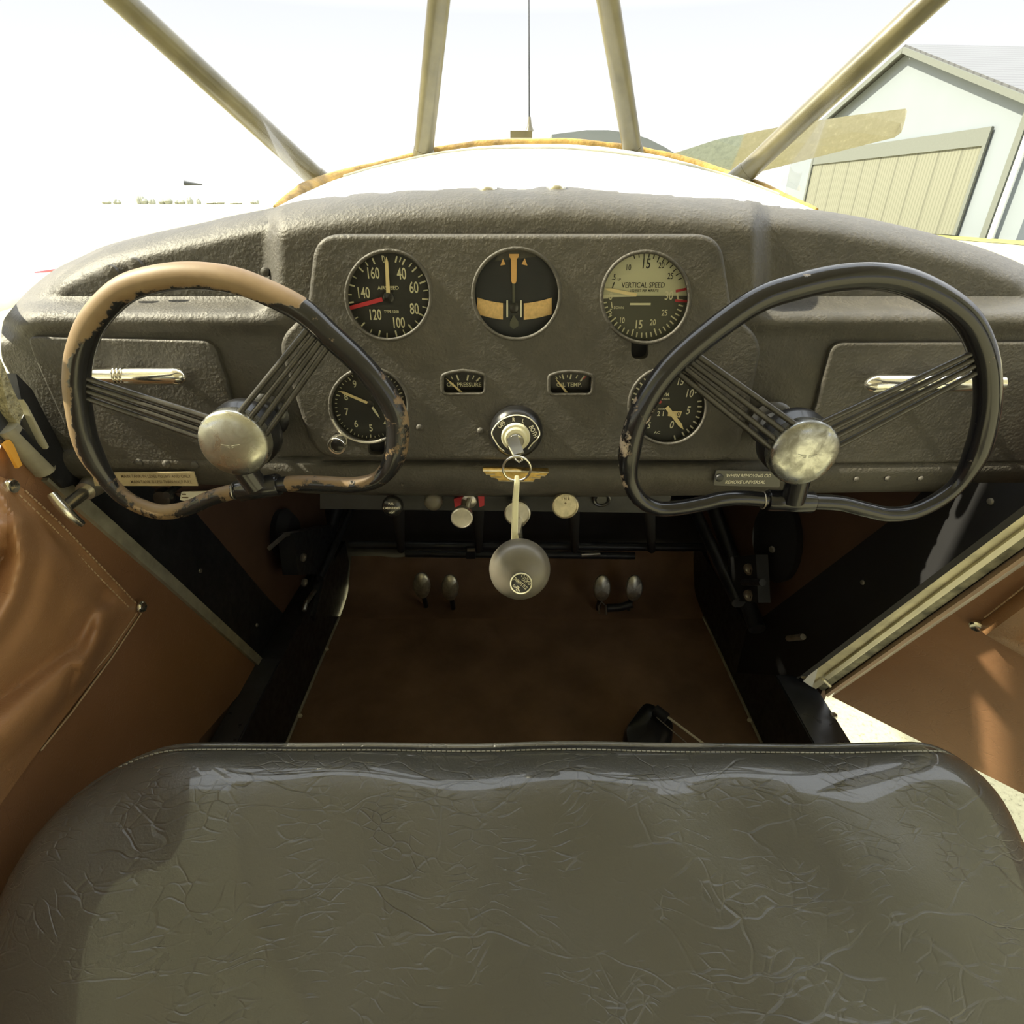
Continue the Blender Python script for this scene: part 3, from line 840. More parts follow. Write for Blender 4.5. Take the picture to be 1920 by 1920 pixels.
# centre board
YB = -.010
bo = rpoly([(590, 440), (1352, 440), (1374, 585), (1432, 640), (1384, 866), (590, 862), (518, 640), (574, 585)], [46, 46, 26, 34, 50, 50, 34, 26], 8)
bo = [(x, y-2.5*math.sin((x-590)/762*math.pi) if y < 455 else y) for x, y in bo]
cA = (728.5, 553.5); cT = (968.5, 551); cV = (1210.5, 557.5); cL = (692, 760); cR = (1252, 761)
def gh(c, r, ry): return circ(c[0], c[1], r, 56, ry)
HA = gh(cA, 80, 84); HT = gh(cT, 82, 85.5); HV = gh(cV, 83, 86); HL = gh(cL, 74, 70); HR = gh(cR, 73, 72)
HO1 = rpoly([(829, 739), (829, 703), (849, 697), (868, 694.5), (889, 697), (910, 703), (909.5, 739)], [10, 6, 3, 3, 3, 6, 10], 4)
HO2 = rpoly([(1029, 740), (1029, 704), (1049, 698), (1069, 696), (1091, 698), (1112, 704), (1110, 740)], [10, 6, 3, 3, 3, 6, 10], 4)
def notch(x0, x1, y0, y1, r): return rpoly([(x0, y0), (x1, y0), (x1, y1), (x0, y1)], [0, 0, r, r], 5)
HN1 = notch(1183.5, 1216, 640, 673, 13); HN2 = notch(690, 721, 826, 853, 10)
HN3 = rpoly([(640, 812), (668, 820), (668, 836), (645, 838)], 6, 4)
mb = MB(); plate(mb, bo, YB, .012, 9, 5, (HA, HT, HV, HL, HR, HO1, HO2, HN1, HN2), .0095)
BD = part('centre_board', mb, 'panel', PN, 'raised centre board holding the gauges')
for h in (HN1, HN2):
    mb = MB(); mb.prism([AY(p[0], p[1], -.0008) for p in inset(h, -3)], (0, .0006, 0)); part('notch_dark_backing', mb, 'flat_black', BD)  # black plate stands in for the dark depth of the notch
# glove box doors and handles
dl_ = rpoly([(50, 631), (386, 639), (404, 655), (470, 866), (150, 866), (60, 665)], [14, 10, 14, 14, 14, 20], 6)
dr_ = rpoly([(1562, 643), (1985, 641), (1985, 868), (1490, 870), (1532, 760)], [22, 10, 10, 10, 6], 6)
mb = MB(); plate(mb, dl_, -.0065, .0075, 5, 4); DL = part('glovebox_door', mb, 'panel', PN)
mb = MB(); plate(mb, dr_, -.0065, .0075, 5, 4); DR = part('glovebox_door', mb, 'panel', PN)
def handle(x0, x1, y0, y1, tipright, door):
    Y = -.022; n = 26; rings = []
    h0 = abs(AY(x0, y0, Y).z-AY(x0, y1, Y).z)/2
    for i in range(n+1):
        t = 1-(1-i/n)**2 if tipright else (i/n)**2; x = x0+(x1-x0)*t; yc = (y0+y1)/2
        e = (1-t) if tipright else t
        e = max(e, .0006)
        s = min(1, math.sqrt(max(.01, 1-(1-min(1, e/.10))**2)))
        o_ = t if tipright else 1-t
        s *= (.80+.20*sst(o_/.6))
        c = AY(x, yc, Y)
        ring = []
        for k in range(20):
            a = 2*math.pi*k/20
            rr = 1+.10*math.cos(a*3)*(1 if e > .08 else e/.08)
            ring.append(c+Vector((0, -math.cos(a)*.0065*s*rr, math.sin(a)*h0*s)))
        rings.append(ring)
    mb = MB(); mb.loft(rings)
    hd = part('handle', mb, 'chrome', door, 'chrome bar handle')
    for xx in (x0+(x1-x0)*.22, x0+(x1-x0)*.78):
        mb = MB(); mb.tube([AY(xx, (y0+y1)/2, Y), AY(xx, (y0+y1)/2, Y)*1+Vector((0, .018, 0))], .004, 10); part('standoff', mb, 'chrome', hd)
    if tipright:
        for xx in (219, 226, 233):
            c = AY(xx, (y0+y1)/2-2, Y)
            mb = MB(); mb.tube([c+Vector((0, -math.cos(a)*.0074, math.sin(a)*h0*.92)) for a in [2*math.pi*k/20 for k in range(20)]], .0007, 6, True); part('ring', mb, 'chrome', hd)
handle(150, 350, 690, 722, True, DL)
handle(1621, 1880, 703, 737, False, DR)
# rivets and screws on the panel
for px, py, Y, r in ((260, 868, -.0075, .004), (312, 870, -.0075, .004), (365, 872, -.0075, .004), (1606, 898, -.0062, .003), (1664, 897, -.0062, .003), (1726, 897, -.0062, .003),
                     (787, 801, YB, .0036), (901, 808, YB, .0036), (208, 511, .022, .0065), (253, 498, .024, .0065), (497, 510, .020, .004), (755, 908, -.006, .0018), (250, 866, -.007, .001)):
    mb = MB(); mb.lathe([(r*1.1, -.002), (r, .0008), (r*.6, .0022), (0, .0026)], AY(px, py, Y), (0, -1, 0), 14); part('screw', mb, 'panel', PN)
# under-panel control strip
mb = MB(); mb.hull8([AY(600, 918, .03), AY(1260, 922, .03), AY(1252, 962, .03), AY(600, 954, .03)], [AY(600, 918, .03)+Vector((0, .02, 0)), AY(1260, 922, .03)+Vector((0, .02, 0)), AY(1252, 962, .03)+Vector((0, .02, 0)), AY(600, 954, .03)+Vector((0, .02, 0))])
part('control_strip', mb, 'darkmetal', PN)
# scratches: bare metal nick on the left
mb = MB(); mb.prism([AX(44, 749, XL+.022), AX(52, 760, XL+.022), AX(92, 838, XL+.022), AX(88, 842, XL+.022), AX(70, 806, XL+.022)], (-.006, 0, 0))
solo('side_bracket_edge', mb, 'bright', 'bare metal sliver on the dark bracket at the left end of the panel', 'bracket')

# ------------------------------------------------------------------ gauges
def pm(c, dx, dy, Y, k): return c+Vector((dx*k, 0, -dy*k))
class Gauge:
    def __init__(s, name, label, cpx, hole, Y=-.0012, facemat='face', cat='gauge', group=None):
        s.c = AY(cpx[0], cpx[1], YB); s.cpx = cpx; s.Yd = Y
        s.t = thing(name, label, cat, AY(cpx[0], cpx[1], YB), group)
        s.Y = Y
        s.kx = mpp(cpx[0], cpx[1], YB); s.ky = abs(AY(cpx[0], cpx[1]+10, YB).z-AY(cpx[0], cpx[1]-10, YB).z)/20
        hh = [AY(p[0], p[1], YB) for p in hole]
        mb = MB(); mb.add([Vector((p.x, Y, p.z)) for p in hh], [tuple(range(len(hh)))], False)
        mb.add([Vector((p.x, Y+.0007, p.z)) for p in hh], [tuple(range(len(hh)))], False)
        mb.loft([[Vector((p.x, Y, p.z)) for p in hh], [Vector((p.x, Y+.0007, p.z)) for p in hh]], True, False)
        s.dial = part('dial', mb, facemat, s.t)
        s.R = (hh[0]-s.c).length
        cc = Vector((s.c.x, 0, s.c.z))
        mb = MB(); ins = .965
        g = [Vector((cc.x+(p.x-cc.x)*ins, YB+.0030, cc.z+(p.z-cc.z)*ins)) for p in hh]
        mb.loft([g, [q+Vector((0, .0008, 0)) for q in g]], True, True); s.glass = part('glass', mb, 'gaugeglass', s.t)
        mb = MB(); mb.tube([Vector((p.x+(cc.x-p.x)*.004, YB+.0004, p.z+(cc.z-p.z)*.004)) for p in hh], .0017, 10, True); part('bezel', mb, 'panel', s.t)
        s.ink = {}
    # pixel on photo -> point on the dial (seen on the dial plane)
    def P(s, px, py, lift=0): return AY(px, py, s.Yd-.0006-lift)
    def mb(s, m): return s.ink.setdefault(m, MB())
    def txt(s, st, px, py, hpx, m, rot=0, xs=.85, shear=0, space=1.0):
        k = mpp(px, py, s.Yd); s.mb(m).text(st, s.P(px, py), hpx*k*1.45, rot, xs=xs, lift=.0002, shear=shear, space=space)
    def tick(s, x0, y0, x1, y1, w, m, lift=.0): 
        k = mpp(x0, y0, s.Yd); a = s.P(x0, y0, lift); b = s.P(x1, y1, lift); d = (b-a).normalized(); n = Vector((d.z, 0, -d.x))*w*k/2
        s.mb(m).hull8([a+n, a-n, b-n, b+n], [q-Vector((0, .0003, 0)) for q in (a+n, a-n, b-n, b+n)])
    def polar(s, ang, r0, r1, w, m, cx=None, cy=None, ky=1.03):
        cx = cx or s.cpx[0]; cy = cy or s.cpx[1]; a = math.radians(ang)
        s.tick(cx+r0*math.sin(a), cy-r0*ky*math.cos(a), cx+r1*math.sin(a), cy-r1*ky*math.cos(a), w, m)
    def flush(s):
        names = {'ink_cream': 'lettering', 'ink_white': 'lettering', 'ink_black': 'dark_lettering', 'red': 'red_mark'}
        for m, b in s.ink.items(): part(names.get(m, 'marking'), b, m, s.dial)
        s.ink = {}
    def needle(s, x0, y0, x1, y1, w0, w1, m, name='pointer', lift=.0018, tip=.15):
        k = mpp(x0, y0, s.Yd); a = s.P(x0, y0, lift); b = s.P(x1, y1, lift); d = (b-a); l = d.normalized(); n = Vector((l.z, 0, -l.x))
        mid = b-d*tip
        pts = [a+n*w0*k/2, a-n*w0*k/2, mid-n*w1*k/2, b, mid+n*w1*k/2]
        mb = MB(); mb.prism(pts, (0, -.0005, 0)); return part(name, mb, m, s.t)
    def hub(s, px, py, r, m='black'):
        k = mpp(px, py, s.Yd); mb = MB(); mb.lathe([(r*k, 0), (r*k, .002), (r*k*.6, .0027), (0, .0027)], s.P(px, py), (0, -1, 0), 20); part('pointer_hub', mb, m, s.t)

# airspeed
g = Gauge('airspeed_indicator', 'round black airspeed gauge with a red bar, left of the three upper gauges', cA, HA)
for st, x, y, h in (('40', 753, 514, 19.5), ('60', 776, 540, 19.5), ('80', 777, 580, 19), ('100', 747, 606, 18.5), ('120', 703, 591, 18.5), ('140', 681, 550, 19), ('160', 699, 513, 19), ('0', 719.5, 487, 12)):
    g.txt(st, x, y, h, 'ink_cream', xs=.62)
g.txt('AIRSPEED', 728, 540, 6.2, 'ink_cream', xs=1.05); g.txt('TYPE 1200', 734, 584.5, 5, 'ink_cream', xs=.85)
angs = [13, 19, 25, 36, 45, 58, 68, 81, 94, 106, 118, 131, 143, 155, 167, 181, 193, 206, 222, 236, 261, 273, 287, 300, 315, 327, 338, 352]
for i, a in enumerate(angs):
    lng = i in (0, 2, 4, 6, 8, 10, 12, 14, 16, 18, 20, 22, 24, 26)
    g.polar(a, 64.5 if lng else 67.5, 76.5, 2.8 if lng else 2.0, 'ink_cream', 727, 556, 1.015)
g.flush()
g.needle(728, 552, 724.5, 481, 7, 6, 'lume', 'pointer'); g.needle(717, 561, 654, 578, 7.5, 7, 'red', 'red_pointer', .001, .05); g.hub(729, 557, 10)
# turn indicator
g = Gauge('turn_and_slip_indicator', 'round dark gauge with an orange needle and tan curved tube, middle of the upper three', cT, HT, facemat='face_blue')
mb = MB(); pts = [g.P(x, y, .0002) for x, y in [(927, 490), (933, 479), (943, 472), (955, 468), (969, 466.5), (983, 468), (996, 473), (1006, 481)]]
mb.prism(pts, (0, -.0006, 0)); part('hood_strip', mb, 'panel', g.t)
mb = MB(); mb.prism([g.P(x, y, .001) for x, y in [(954.5, 476), (973, 476), (972.5, 482), (969, 485), (968.5, 527), (966, 531.5), (961, 531.5), (958.5, 527), (958, 485), (955, 482)]], (0, -.0006, 0)); part('needle', mb, 'orange', g.t)
for tri in ([(938, 498), (948, 496), (943, 485)], [(978, 495.5), (989, 498), (984, 484)]):
    mb = MB(); mb.prism([g.P(x, y, .001) for x, y in tri], (0, -.0005, 0)); part('index_mark', mb, 'orange', g.t)
mb = MB(); mb.prism([g.P(x, y, .0004) for x, y in [(960.5, 531), (965.5, 531), (966, 595), (972, 603), (972, 611), (963, 617), (956, 611), (956, 603), (961, 595)]], (0, -.0005, 0)); part('stem', mb, 'face_grey', g.t)
up = lambda x: 557.5+.0045*0+12*(1-((x-965)/71)**2) if True else 0
for x0, x1 in ((895, 943), (982, 1034.5)):
    xs = [x0+(x1-x0)*i/10 for i in range(11)]
    mb = MB(); rings = []
    for x in xs:
        yt = up(x); yb_ = yt+31
        rings.append([g.P(x, yt, .0008), g.P(x, (yt*2+yb_)/3, .0022), g.P(x, (yt+yb_*2)/3, .0022), g.P(x, yb_, .0008), g.P(x, (yt+yb_)/2, 0)])
    mb.loft(rings); part('tube', mb, 'tan', g.t)
mb = MB(); mb.hull8(*[[g.P(x, y, l) for x, y in ((943, 568), (982, 568), (982, 592), (943, 592))] for l in (.0008, .0014)]); part('tube_centre', mb, 'face', g.t)
for x in (951, 977):
    mb = MB(); mb.hull8(*[[g.P(xx, y, l) for xx, y in ((x-1.4, 563), (x+1.4, 563), (x+1.4, 595), (x-1.4, 595))] for l in (.0016, .0026)]); part('tube_line', mb, 'ink_white', g.t)
k = mpp(964, 572, g.Yd); mb = MB(); mb.lathe([(0, -10*k), (6*k, -8*k), (9*k, -3*k), (9*k, 3*k), (6*k, 8*k), (0, 10*k)], g.P(964, 578, .001), (0, 0, 1), 18, sx=1, sy=.35); part('ball', mb, 'black', g.t)
# vertical speed
g = Gauge('vertical_speed_indicator', 'round gauge with a cream upper half and grey lower half, right of the upper three', cV, HV, facemat='face_grey')
arc = [(cV[0]+82*math.cos(a), 557+85*-math.sin(a)) for a in [math.pi*k/30 for k in range(31)]]
# upper cream half keeps to the dial outline
mb = MB(); pts = [Vector((p.x, g.Y-.0003, p.z)) for p in [AY(x, min(y, 557), YB) for x, y in arc]]
mb.prism(pts, (0, -.0003, 0)); part('upper_face', mb, 'face_cream', g.dial)
for st, x, y, h in (('15', 1211, 495, 17), ('10', 1178, 502, 10), ('20', 1240, 498, 10.5), ('25', 1257, 518, 10.5), ('.5', 1151, 520, 9.5)): g.txt(st, x, y, h, 'ink_black', xs=.75)
g.txt('VERTICAL SPEED', 1206, 535, 9.2, 'ink_black', xs=.82); g.txt('100 FEET PER MINUTE', 1208, 545, 4.5, 'ink_black', xs=.85); g.txt('UP', 1161, 524, 4, 'ink_black')
for st, x, y, h in (('0', 1145, 556, 13), ('30', 1254, 555, 15), ('5', 1145, 585, 10), ('10', 1166, 601, 10), ('15', 1197, 609, 15), ('20', 1224, 605, 10.5), ('25', 1246, 587, 10.5)): g.txt(st, x, y, h, 'ink_cream', xs=.75)
g.txt('DOWN', 1160, 577, 4.5, 'ink_cream')
for i in range(0, 25):
    a = 266-i*7.0
    lng = i % 5 == 0
    g.polar(a, 65 if lng else 69, 78, 2.4, 'ink_cream', 1205.5, 553.5, 1.02)
for i in range(12):
    a = -14+i*7.2; lng = i in (2, 5)
    g.polar(a, 67 if lng else 71, 79, 1.8, 'ink_black', 1207, 555, 1.02)
g.tick(1146, 566, 1148, 578, 2, 'ink_cream'); g.tick(1152, 529, 1148, 540, 2, 'ink_black'); g.tick(1181, 570, 1220, 570, 4, 'ink_cream'); g.tick(1130, 555.5, 1192, 554, 4, 'ink_cream'); g.tick(1270, 562, 1280, 563, 3, 'ink_cream'); g.tick(1270, 550, 1271, 562, 3, 'ink_cream')
g.tick(1267, 546, 1294, 540, 4.5, 'red', .0004); g.tick(1266, 563.5, 1289, 565, 4.5, 'red', .0004)
g.flush()
g.needle(1193.5, 553, 1132, 541, 6, 5.5, 'lume', 'pointer', .0018, .2); 
mb = MB()
# altimeter
g = Gauge('altimeter', 'round altimeter behind the left control wheel, lower left of the centre board', cL, HL)
for d in range(10):
    a = math.radians(d*36-2); g.txt(str(d), 694+47*math.sin(a), 757-46*math.cos(a), 13, 'ink_cream', xs=.8)
for i in range(50):
    g.polar(i*7.2-2, 58 if i % 5 == 0 else 61, 65, 2 if i % 5 == 0 else 1.2, 'ink_cream', 693, 758, .98)
g.txt('ALT', 702, 741, 5, 'ink_cream')
g.flush()
g.needle(691, 756, 636.5, 733, 5, 5, 'lume', 'pointer', .002, .16); g.needle(694, 757, 712, 784, 4, 4, 'ink_cream', 'short_pointer', .0012, .3); g.hub(694, 757, 7)
mb = MB(); c = AY(637, 829, -.012); mb.lathe([(.0088, -.0), (.0092, .003), (.0092, .010), (.0082, .0115), (.0068, .0115), (.0064, .0098), (0, .0098)], c, (0, -1, 0), 28); kn = part('setting_knob', mb, 'chrome', g.t, 'knurled setting knob')
mb = MB(); mb.lathe([(.0062, .0099), (.004, .0104), (0, .0106)], c, (0, -1, 0), 20); part('knob_inset', mb, 'black', kn)
mb = MB(); mb.tube([AY(690-72*math.cos(a), 760+70*math.sin(a), YB-.0004) for a in [math.pi*(.12+.5*k/24) for k in range(25)]], .0016, 8); part('lower_lip', mb, 'steel', g.t)
# tachometer
g = Gauge('tachometer', 'round black RPM gauge behind the right control wheel, lower right of the centre board', cR, HR)
for st, a in (('0', 170), ('5', 107), ('10', 64), ('15', 26), ('20', -20), ('25', -62), ('30', -110), ('35', -145)):
    pass
for st, x, y, h in (('15', 1275, 716, 13), ('10', 1292, 738, 15), ('5', 1290, 770, 15), ('0', 1259, 797, 14), ('35', 1213, 798, 12), ('20', 1232, 708, 13), ('25', 1206, 730, 13), ('30', 1198, 770, 13)): g.txt(st, x, y, h, 'ink_white', xs=.75, shear=.12)
g.txt('RPM', 1247, 740, 6.5, 'ink_white'); g.txt('HUNDREDS', 1244, 748, 3.6, 'ink_white'); g.txt('AC', 1232, 811, 5, 'ink_white', xs=1.2)
g.txt('2 1', 1239, 776, 9, 'ink_white'); g.txt('HOURS', 1240, 767, 3.2, 'ink_white')
for a in (166, 150, 140, 131, 121, 111, 101, 92, 83, 66, 58, 49, 40, 31, 20, 10, 0, -10, -20, -30, -40, -50, -60, -70, -80, -90, -100, -110, -120):
    g.polar(a, 58, 66, 2.6, 'ink_white', 1250, 760, 1.0)
g.tick(1240, 752, 1236, 756, 4, 'red')
g.flush()
mb = MB(); mb.hull8(*[[g.P(x, y, l) for x, y in ((1253, 771), (1279, 771), (1275, 783), (1252, 780))] for l in (.0002, .0006)]); part('counter_window', mb, 'lume', g.dial)
mb = MB(); mb.text('0', g.P(1272, 777, .0008), 8*g.kx*1.4); part('counter_digit', mb, 'ink_black', g.dial)
g.needle(1250, 763, 1281.5, 805, 7.5, 7, 'lume', 'pointer', .0018, .2)
# oil gauges
def oil(name, label, cx, hole, st, ticks, nd, redtick):
    g = Gauge(name, label, (cx, 718), hole, facemat='black')
    g.txt(st, cx+ (1 if st.startswith('OIL P') else -3), 721.5, 7.4, 'ink_cream', xs=.98 if st.startswith('OIL P') else 1.0)
    for (x0, y0, x1, y1, w) in ticks: g.tick(x0, y0, x1, y1, w, 'ink_cream')
    if redtick: g.tick(*redtick, 'red', .0003)
    g.flush()
    g.needle(*nd, 4.2, 3.0, 'lume', 'pointer', .0018, .3)
oil('oil_pressure_gauge', 'small black oil pressure gauge, left of the two small gauges', 869, HO1, 'OIL PRESSURE',
    [(846, 706, 849, 711, 1.6), (856, 703, 860, 713, 2.6), (878, 703, 876, 713, 2.8), (889, 704, 886, 711, 1.6), (900, 708, 893, 715, 2.8)], (868, 738, 836, 709), None)
oil('oil_temperature_gauge', 'small black oil temperature gauge, right of the two small gauges', 1070, HO2, 'OIL TEMP.',
    [(1042, 706, 1045, 710, 1.6), (1049, 704, 1051, 709, 1.6), (1054, 702, 1057, 711, 2.6), (1064, 703, 1064, 708, 1.6), (1071, 702, 1069, 711, 2.6), (1083, 703, 1080, 709, 1.6), (1096, 704, 1088, 715, 2.8)], (1065, 739, 1041, 709), (1099, 705, 1093, 711, 2.2))

# ------------------------------------------------------------------ ignition switch, key, badge, placards
ig = thing('ignition_switch', 'round black ignition switch marked OFF R L BOTH in the centre of the panel', 'switch', AY(968, 806, YB))
ci = AY(968, 807, YB); k = mpp(968, 807, YB-.014); R = 49*k
mb = MB(); mb.lathe([(R*1.03, 0), (R*1.03, .006), (R*.98, .010), (R*.86, .013), (0, .0135)], ci, (0, -1, 0), 48); part('escutcheon', mb, 'black', ig)
YI = YB-.0145
mb = MB(); arc = [(928, 826), (922, 812), (930, 797), (944, 785), (967, 778.5), (990, 783), (1005, 796), (1012, 812), (1008, 822), (998, 832), (990, 842)]
mb.tube([AY(p.x, p.y, YI) for p in crom([Vector(q) for q in arc], 5)], .0006, 6)
mb.tube([AY(p.x, p.y, YI) for p in crom([Vector(q) for q in [(928, 826), (936, 838), (946, 846)]], 5)], .0006, 6)
for st, x, y, rot, h in (('OFF', 940.5, 796, .62, 8.5), ('R', 963, 787, .06, 8), ('L', 981, 789.5, -.18, 8), ('BOTH', 1000, 809, -1.12, 8.5)):
    mb.text(st, AY(x, y, YI), h*k*1.45, rot, xs=.75, lift=.0004)
part('lettering', mb, 'ink_white', ig)
c0 = AY(967, 818, YI); k = mpp(967, 818, YI)
mb = MB(); mb.lathe([(27*k, 0), (27*k, .003), (25.5*k, .0048), (21*k, .0048), (20*k, .0066), (18.5*k, .0074), (0, .0074)], c0, (0, -1, 0), 40); part('collar', mb, 'ink_cream', ig)
cb = AY(966, 826, YI-.014)
mb = MB(); mb.lathe([(15*k, 0), (15*k, .003), (13.5*k, .0042), (0, .0042)], c0+Vector((0, -.0074, -.0012)), (0, -1, 0), 30); part('lock_barrel', mb, 'nickel', ig)
# key with ring and strap
ky = thing('ignition_key', 'ignition key with a wire ring and a long pale strap hanging from the switch', 'key', AY(967, 830, YI-.03))
Yk = YI-.022
kp_ = [AY(966, 822, YI-.0215), AY(960, 832, Yk-.004), AY(965, 846, Yk-.010), AY(975, 860, Yk-.014)]
mb = MB(); a, b = AY(961, 828, Yk), AY(972, 852, Yk-.012)
mb.bar(a+Vector((0, .01, 0)), b, .003, .011, (1, 0, .3)); part('blade', mb, 'nickel', ky)
mb = MB(); cc = AY(968, 850, Yk-.012)
mb.tube([AY(x, y, Yk-.012) for x, y in [(953, 836), (960, 850), (967, 862), (974, 866), (979, 862), (976, 856)]], .0013, 8); part('bow_loop', mb, 'nickel', ky)
rc = AY(969, 879, Yk-.012); kk = mpp(969, 879, Yk-.012); rr = 26*kk
mb = MB(); mb.tube([rc+Vector((rr*math.cos(a), -.002*math.sin(a), rr*1.03*math.sin(a))) for a in [2*math.pi*i/40 for i in range(40)]], .0011, 8, True)
part('split_ring', mb, 'nickel', ky)
mb = MB(); s0 = AY(969, 892, Yk-.014)
pts = [s0+Vector((0, 0, 0)), s0+Vector((.0002, -.002, -.006)), s0+Vector((-.0012, 0, -.025)), s0+Vector((-.0024, .004, -.084))]
L = [pts[0].lerp(pts[1], .5)]
ring = []
for i, p in enumerate(pts):
    w = (8, 10.5, 12, 13)[i]*kk/2
    ring.append([p+Vector((-w, 0, 0)), p+Vector((-w*.6, -.0012, 0)), p+Vector((w*.6, -.0012, 0)), p+Vector((w, 0, 0)), p+Vector((0, .0008, 0))])
mb.loft(ring); part('strap', mb, 'strap', ky)
# winged badge
mb = MB(); Yb = -.0145
wing = [(905, 882), (968, 882.5), (1029, 885), (1023, 893), (1015, 894), (1013, 897), (1004, 898), (1000, 903), (968, 903.5), (935, 902), (931, 898), (921, 896), (918, 892), (910, 889)]
bd = thing('winged_badge', 'gold winged badge on the lower panel rail behind the key ring', 'badge', AY(967, 893, Yb))
plate(mb, wing, Yb, .009, 1.2, 2); part('wings', mb, 'gold', bd)
mb = MB()
mb.tube([AY(906, 883, Yb-.0006), AY(968, 883.5, Yb-.0006), AY(1028, 886, Yb-.0006)], .0010, 6)
for x0, y0, x1, y1 in ((911, 889.5, 928, 889.5), (921, 895, 940, 894.5), (935, 901.5, 968, 902.5), (1022, 892.5, 1006, 891.5), (1013, 897, 995, 896), (1000, 902.5, 968, 902.5)):
    mb.tube([AY(x0, y0, Yb-.0003), AY(x1, y1, Yb-.0003)], .0006, 6)
part('feather_lines', mb, 'brass', bd)
# placards
def placard(name, label, pts, Y, mat, lines, ink, shear=0):
    o = thing(name, label, 'placard', AY(*pts[3], Y))
    mb = MB(); plate(mb, pts, Y, .0015, 0); pl = part('plate', mb, mat, o)
    mb = MB()
    for st, x, y, h, xs, al in lines: mb.text(st, AY(x, y, Y), h*mpp(x, y, Y)*1.45, 0, xs=xs, lift=.0003, align=al, shear=shear)
    part('lettering', mb, ink, pl); return o
placard('fuel_placard', 'tan placard about the main tank below the left control wheel', [(172, 887), (363, 885), (371, 911), (178, 911)], -.012, 'placard',
        [('MAIN TANK IN LEVEL FLIGHT AND ONLY', 358, 893, 6.2, .78, 'RIGHT'), ('MAIN TANK IS LESS THAN HALF FULL', 360, 903.5, 6.2, .76, 'RIGHT')], 'ink_brown')
pl = placard('removal_placard', 'black placard with white lettering beside the right wheel hub', rpoly([(1343, 882), (1462, 884), (1462, 914), (1338, 910)], 4, 3), -.012, 'black',
        [('WHEN REMOVING CO', 1361, 892, 6.6, .86, 'LEFT'), ('REMOVE UNIVERSAL', 1359, 904, 6.6, .86, 'LEFT')], 'ink_white', .15)
mb = MB(); mb.lathe([(.0042, 0), (.0036, .0018), (0, .0028)], AY(1349, 896, -.0125), (0, -1, 0), 14); part('screw', mb, 'darkmetal', pl)
# little control and tag below the left placard
o = thing('push_button', 'small black push knob under the tan placard', 'knob', AY(312, 928, .012))
mb = MB(); mb.lathe([(.010, 0), (.011, .005), (.009, .010), (0, .012)], AY(312, 928, .012), (0, -1, 0), 20); part('knob', mb, 'black', o)
mb = MB(); mb.tube([AY(312, 928, .0), AY(312, 928, .0)+Vector((0, .03, 0))], .004, 8); part('stem', mb, 'darkmetal', o)
o = thing('paper_label', 'small white paper label behind the lower left wheel rim', 'label', AY(365, 932, .012))
mb = MB(); plate(mb, rpoly([(340, 922), (388, 921), (395, 931), (360, 941), (337, 938)], 3, 3), .010, .001, 0); part('paper', mb, 'ink_white', o)
mb = MB(); mb.hull8(*[[AY(x, y, yy) for x, y in ((341, 926), (349, 926), (349, 928), (341, 928))] for yy in (.0098, .0094)]); mb.hull8(*[[AY(x, y, yy) for x, y in ((341, 932), (353, 932), (353, 934), (341, 934))] for yy in (.0098, .0094)]); part('print', mb, 'ink_brown', o)

# ------------------------------------------------------------------ pull knobs under the panel
def knob(name, label, px, py, rpx, Y, mats, dome=.4, rim=False, Yroot=.045, lines=(), ink='ink_white', droppx=0):
    c = AY(px, py, Y); k = mpp(px, py, Y); r = rpx*k
    o = thing(name, label, 'knob', c)
    mb = MB()
    if rim: mb.lathe([(r*.5, -.012), (r*.95, -.008), (r, -.002), (r*.98, .001), (r*.88, .002), (r*.86, .0005), (0, .0005)], c, (0, -1, .12), 32)
    else: mb.lathe([(r*.4, -.014), (r*.8, -.011), (r, -.006), (r*.96, -.001), (r*.8, dome*r*.3), (r*.45, dome*r*.55), (0, dome*r*.65)], c, (0, -1, .12), 32)
    kb = part('knob', mb, mats, o)
    mb = MB(); mb.tube([c+Vector((0, .008, 0)), Vector((c.x, Yroot, c.z+(Yroot-Y)*.12))], .0032, 10); part('shaft', mb, 'steel', o)
    if lines:
        mb = MB(); nrm_ = Vector((0, -1, .12)).normalized(); U = Vector((0, .12, 1)).normalized()
        for st, dy, h, xs in lines: mb.text(st, c+U*(-dy*k)+nrm_*((dome*r*.66 if not rim else .0008)-.0), h*k*1.45, 0, upv=U, xs=xs, lift=.0004)
        part('lettering', mb, ink, kb)
    return o, c, k, kb
knob('cabin_heat_knob', 'black domed knob lettered PULL CABIN HEAT HOT under the panel', 735, 951, 20, .0, 'black', .35, lines=(('PULL', -9, 3.6, .9), ('CABIN HEAT', 0, 4.6, .82), ('HOT', 9, 3.6, 1.0)))
o, c, k, kb = knob('pull_knob', 'dark glossy knob half hidden under the panel, second from the left', 812, 942, 18, .012, 'knobgrey', .5)
o, c, k, kb = knob('ringed_knob', 'grey disc knob with a bright ring, hanging below red tabs', 866, 971, 21, -.008, 'steel', .2, True)
kk_ = mpp(880, 945, .03)
o = thing('selector_valve', 'grey selector valve with red tabs behind the ringed knob', 'valve', AY(880, 938, .028))
mb = MB(); mb.lathe([(14*kk_, 0), (14*kk_, .006), (9*kk_, .008), (0, .008)], AY(880, 936, .03), (0, -1, 0), 20); part('body', mb, 'steel', o)
for pts in ([(851, 936), (872, 930), (871, 940), (862, 953), (853, 953)], [(896, 929), (908, 929), (908, 948), (899, 951)]):
    mb = MB(); mb.prism([AY(x, y, .026) for x, y in pts], (0, .003, 0)); part('red_tab', mb, 'red', o)
mb = MB(); mb.tube([AY(880, 936, .02), AY(874, 958, .01)], .003, 8); part('lever', mb, 'steel', o)
knob('primer_knob', 'silver disc knob with a ring of marks behind the hanging strap', 970, 963, 25, .0, 'steel', .1, True)
mb = MB()
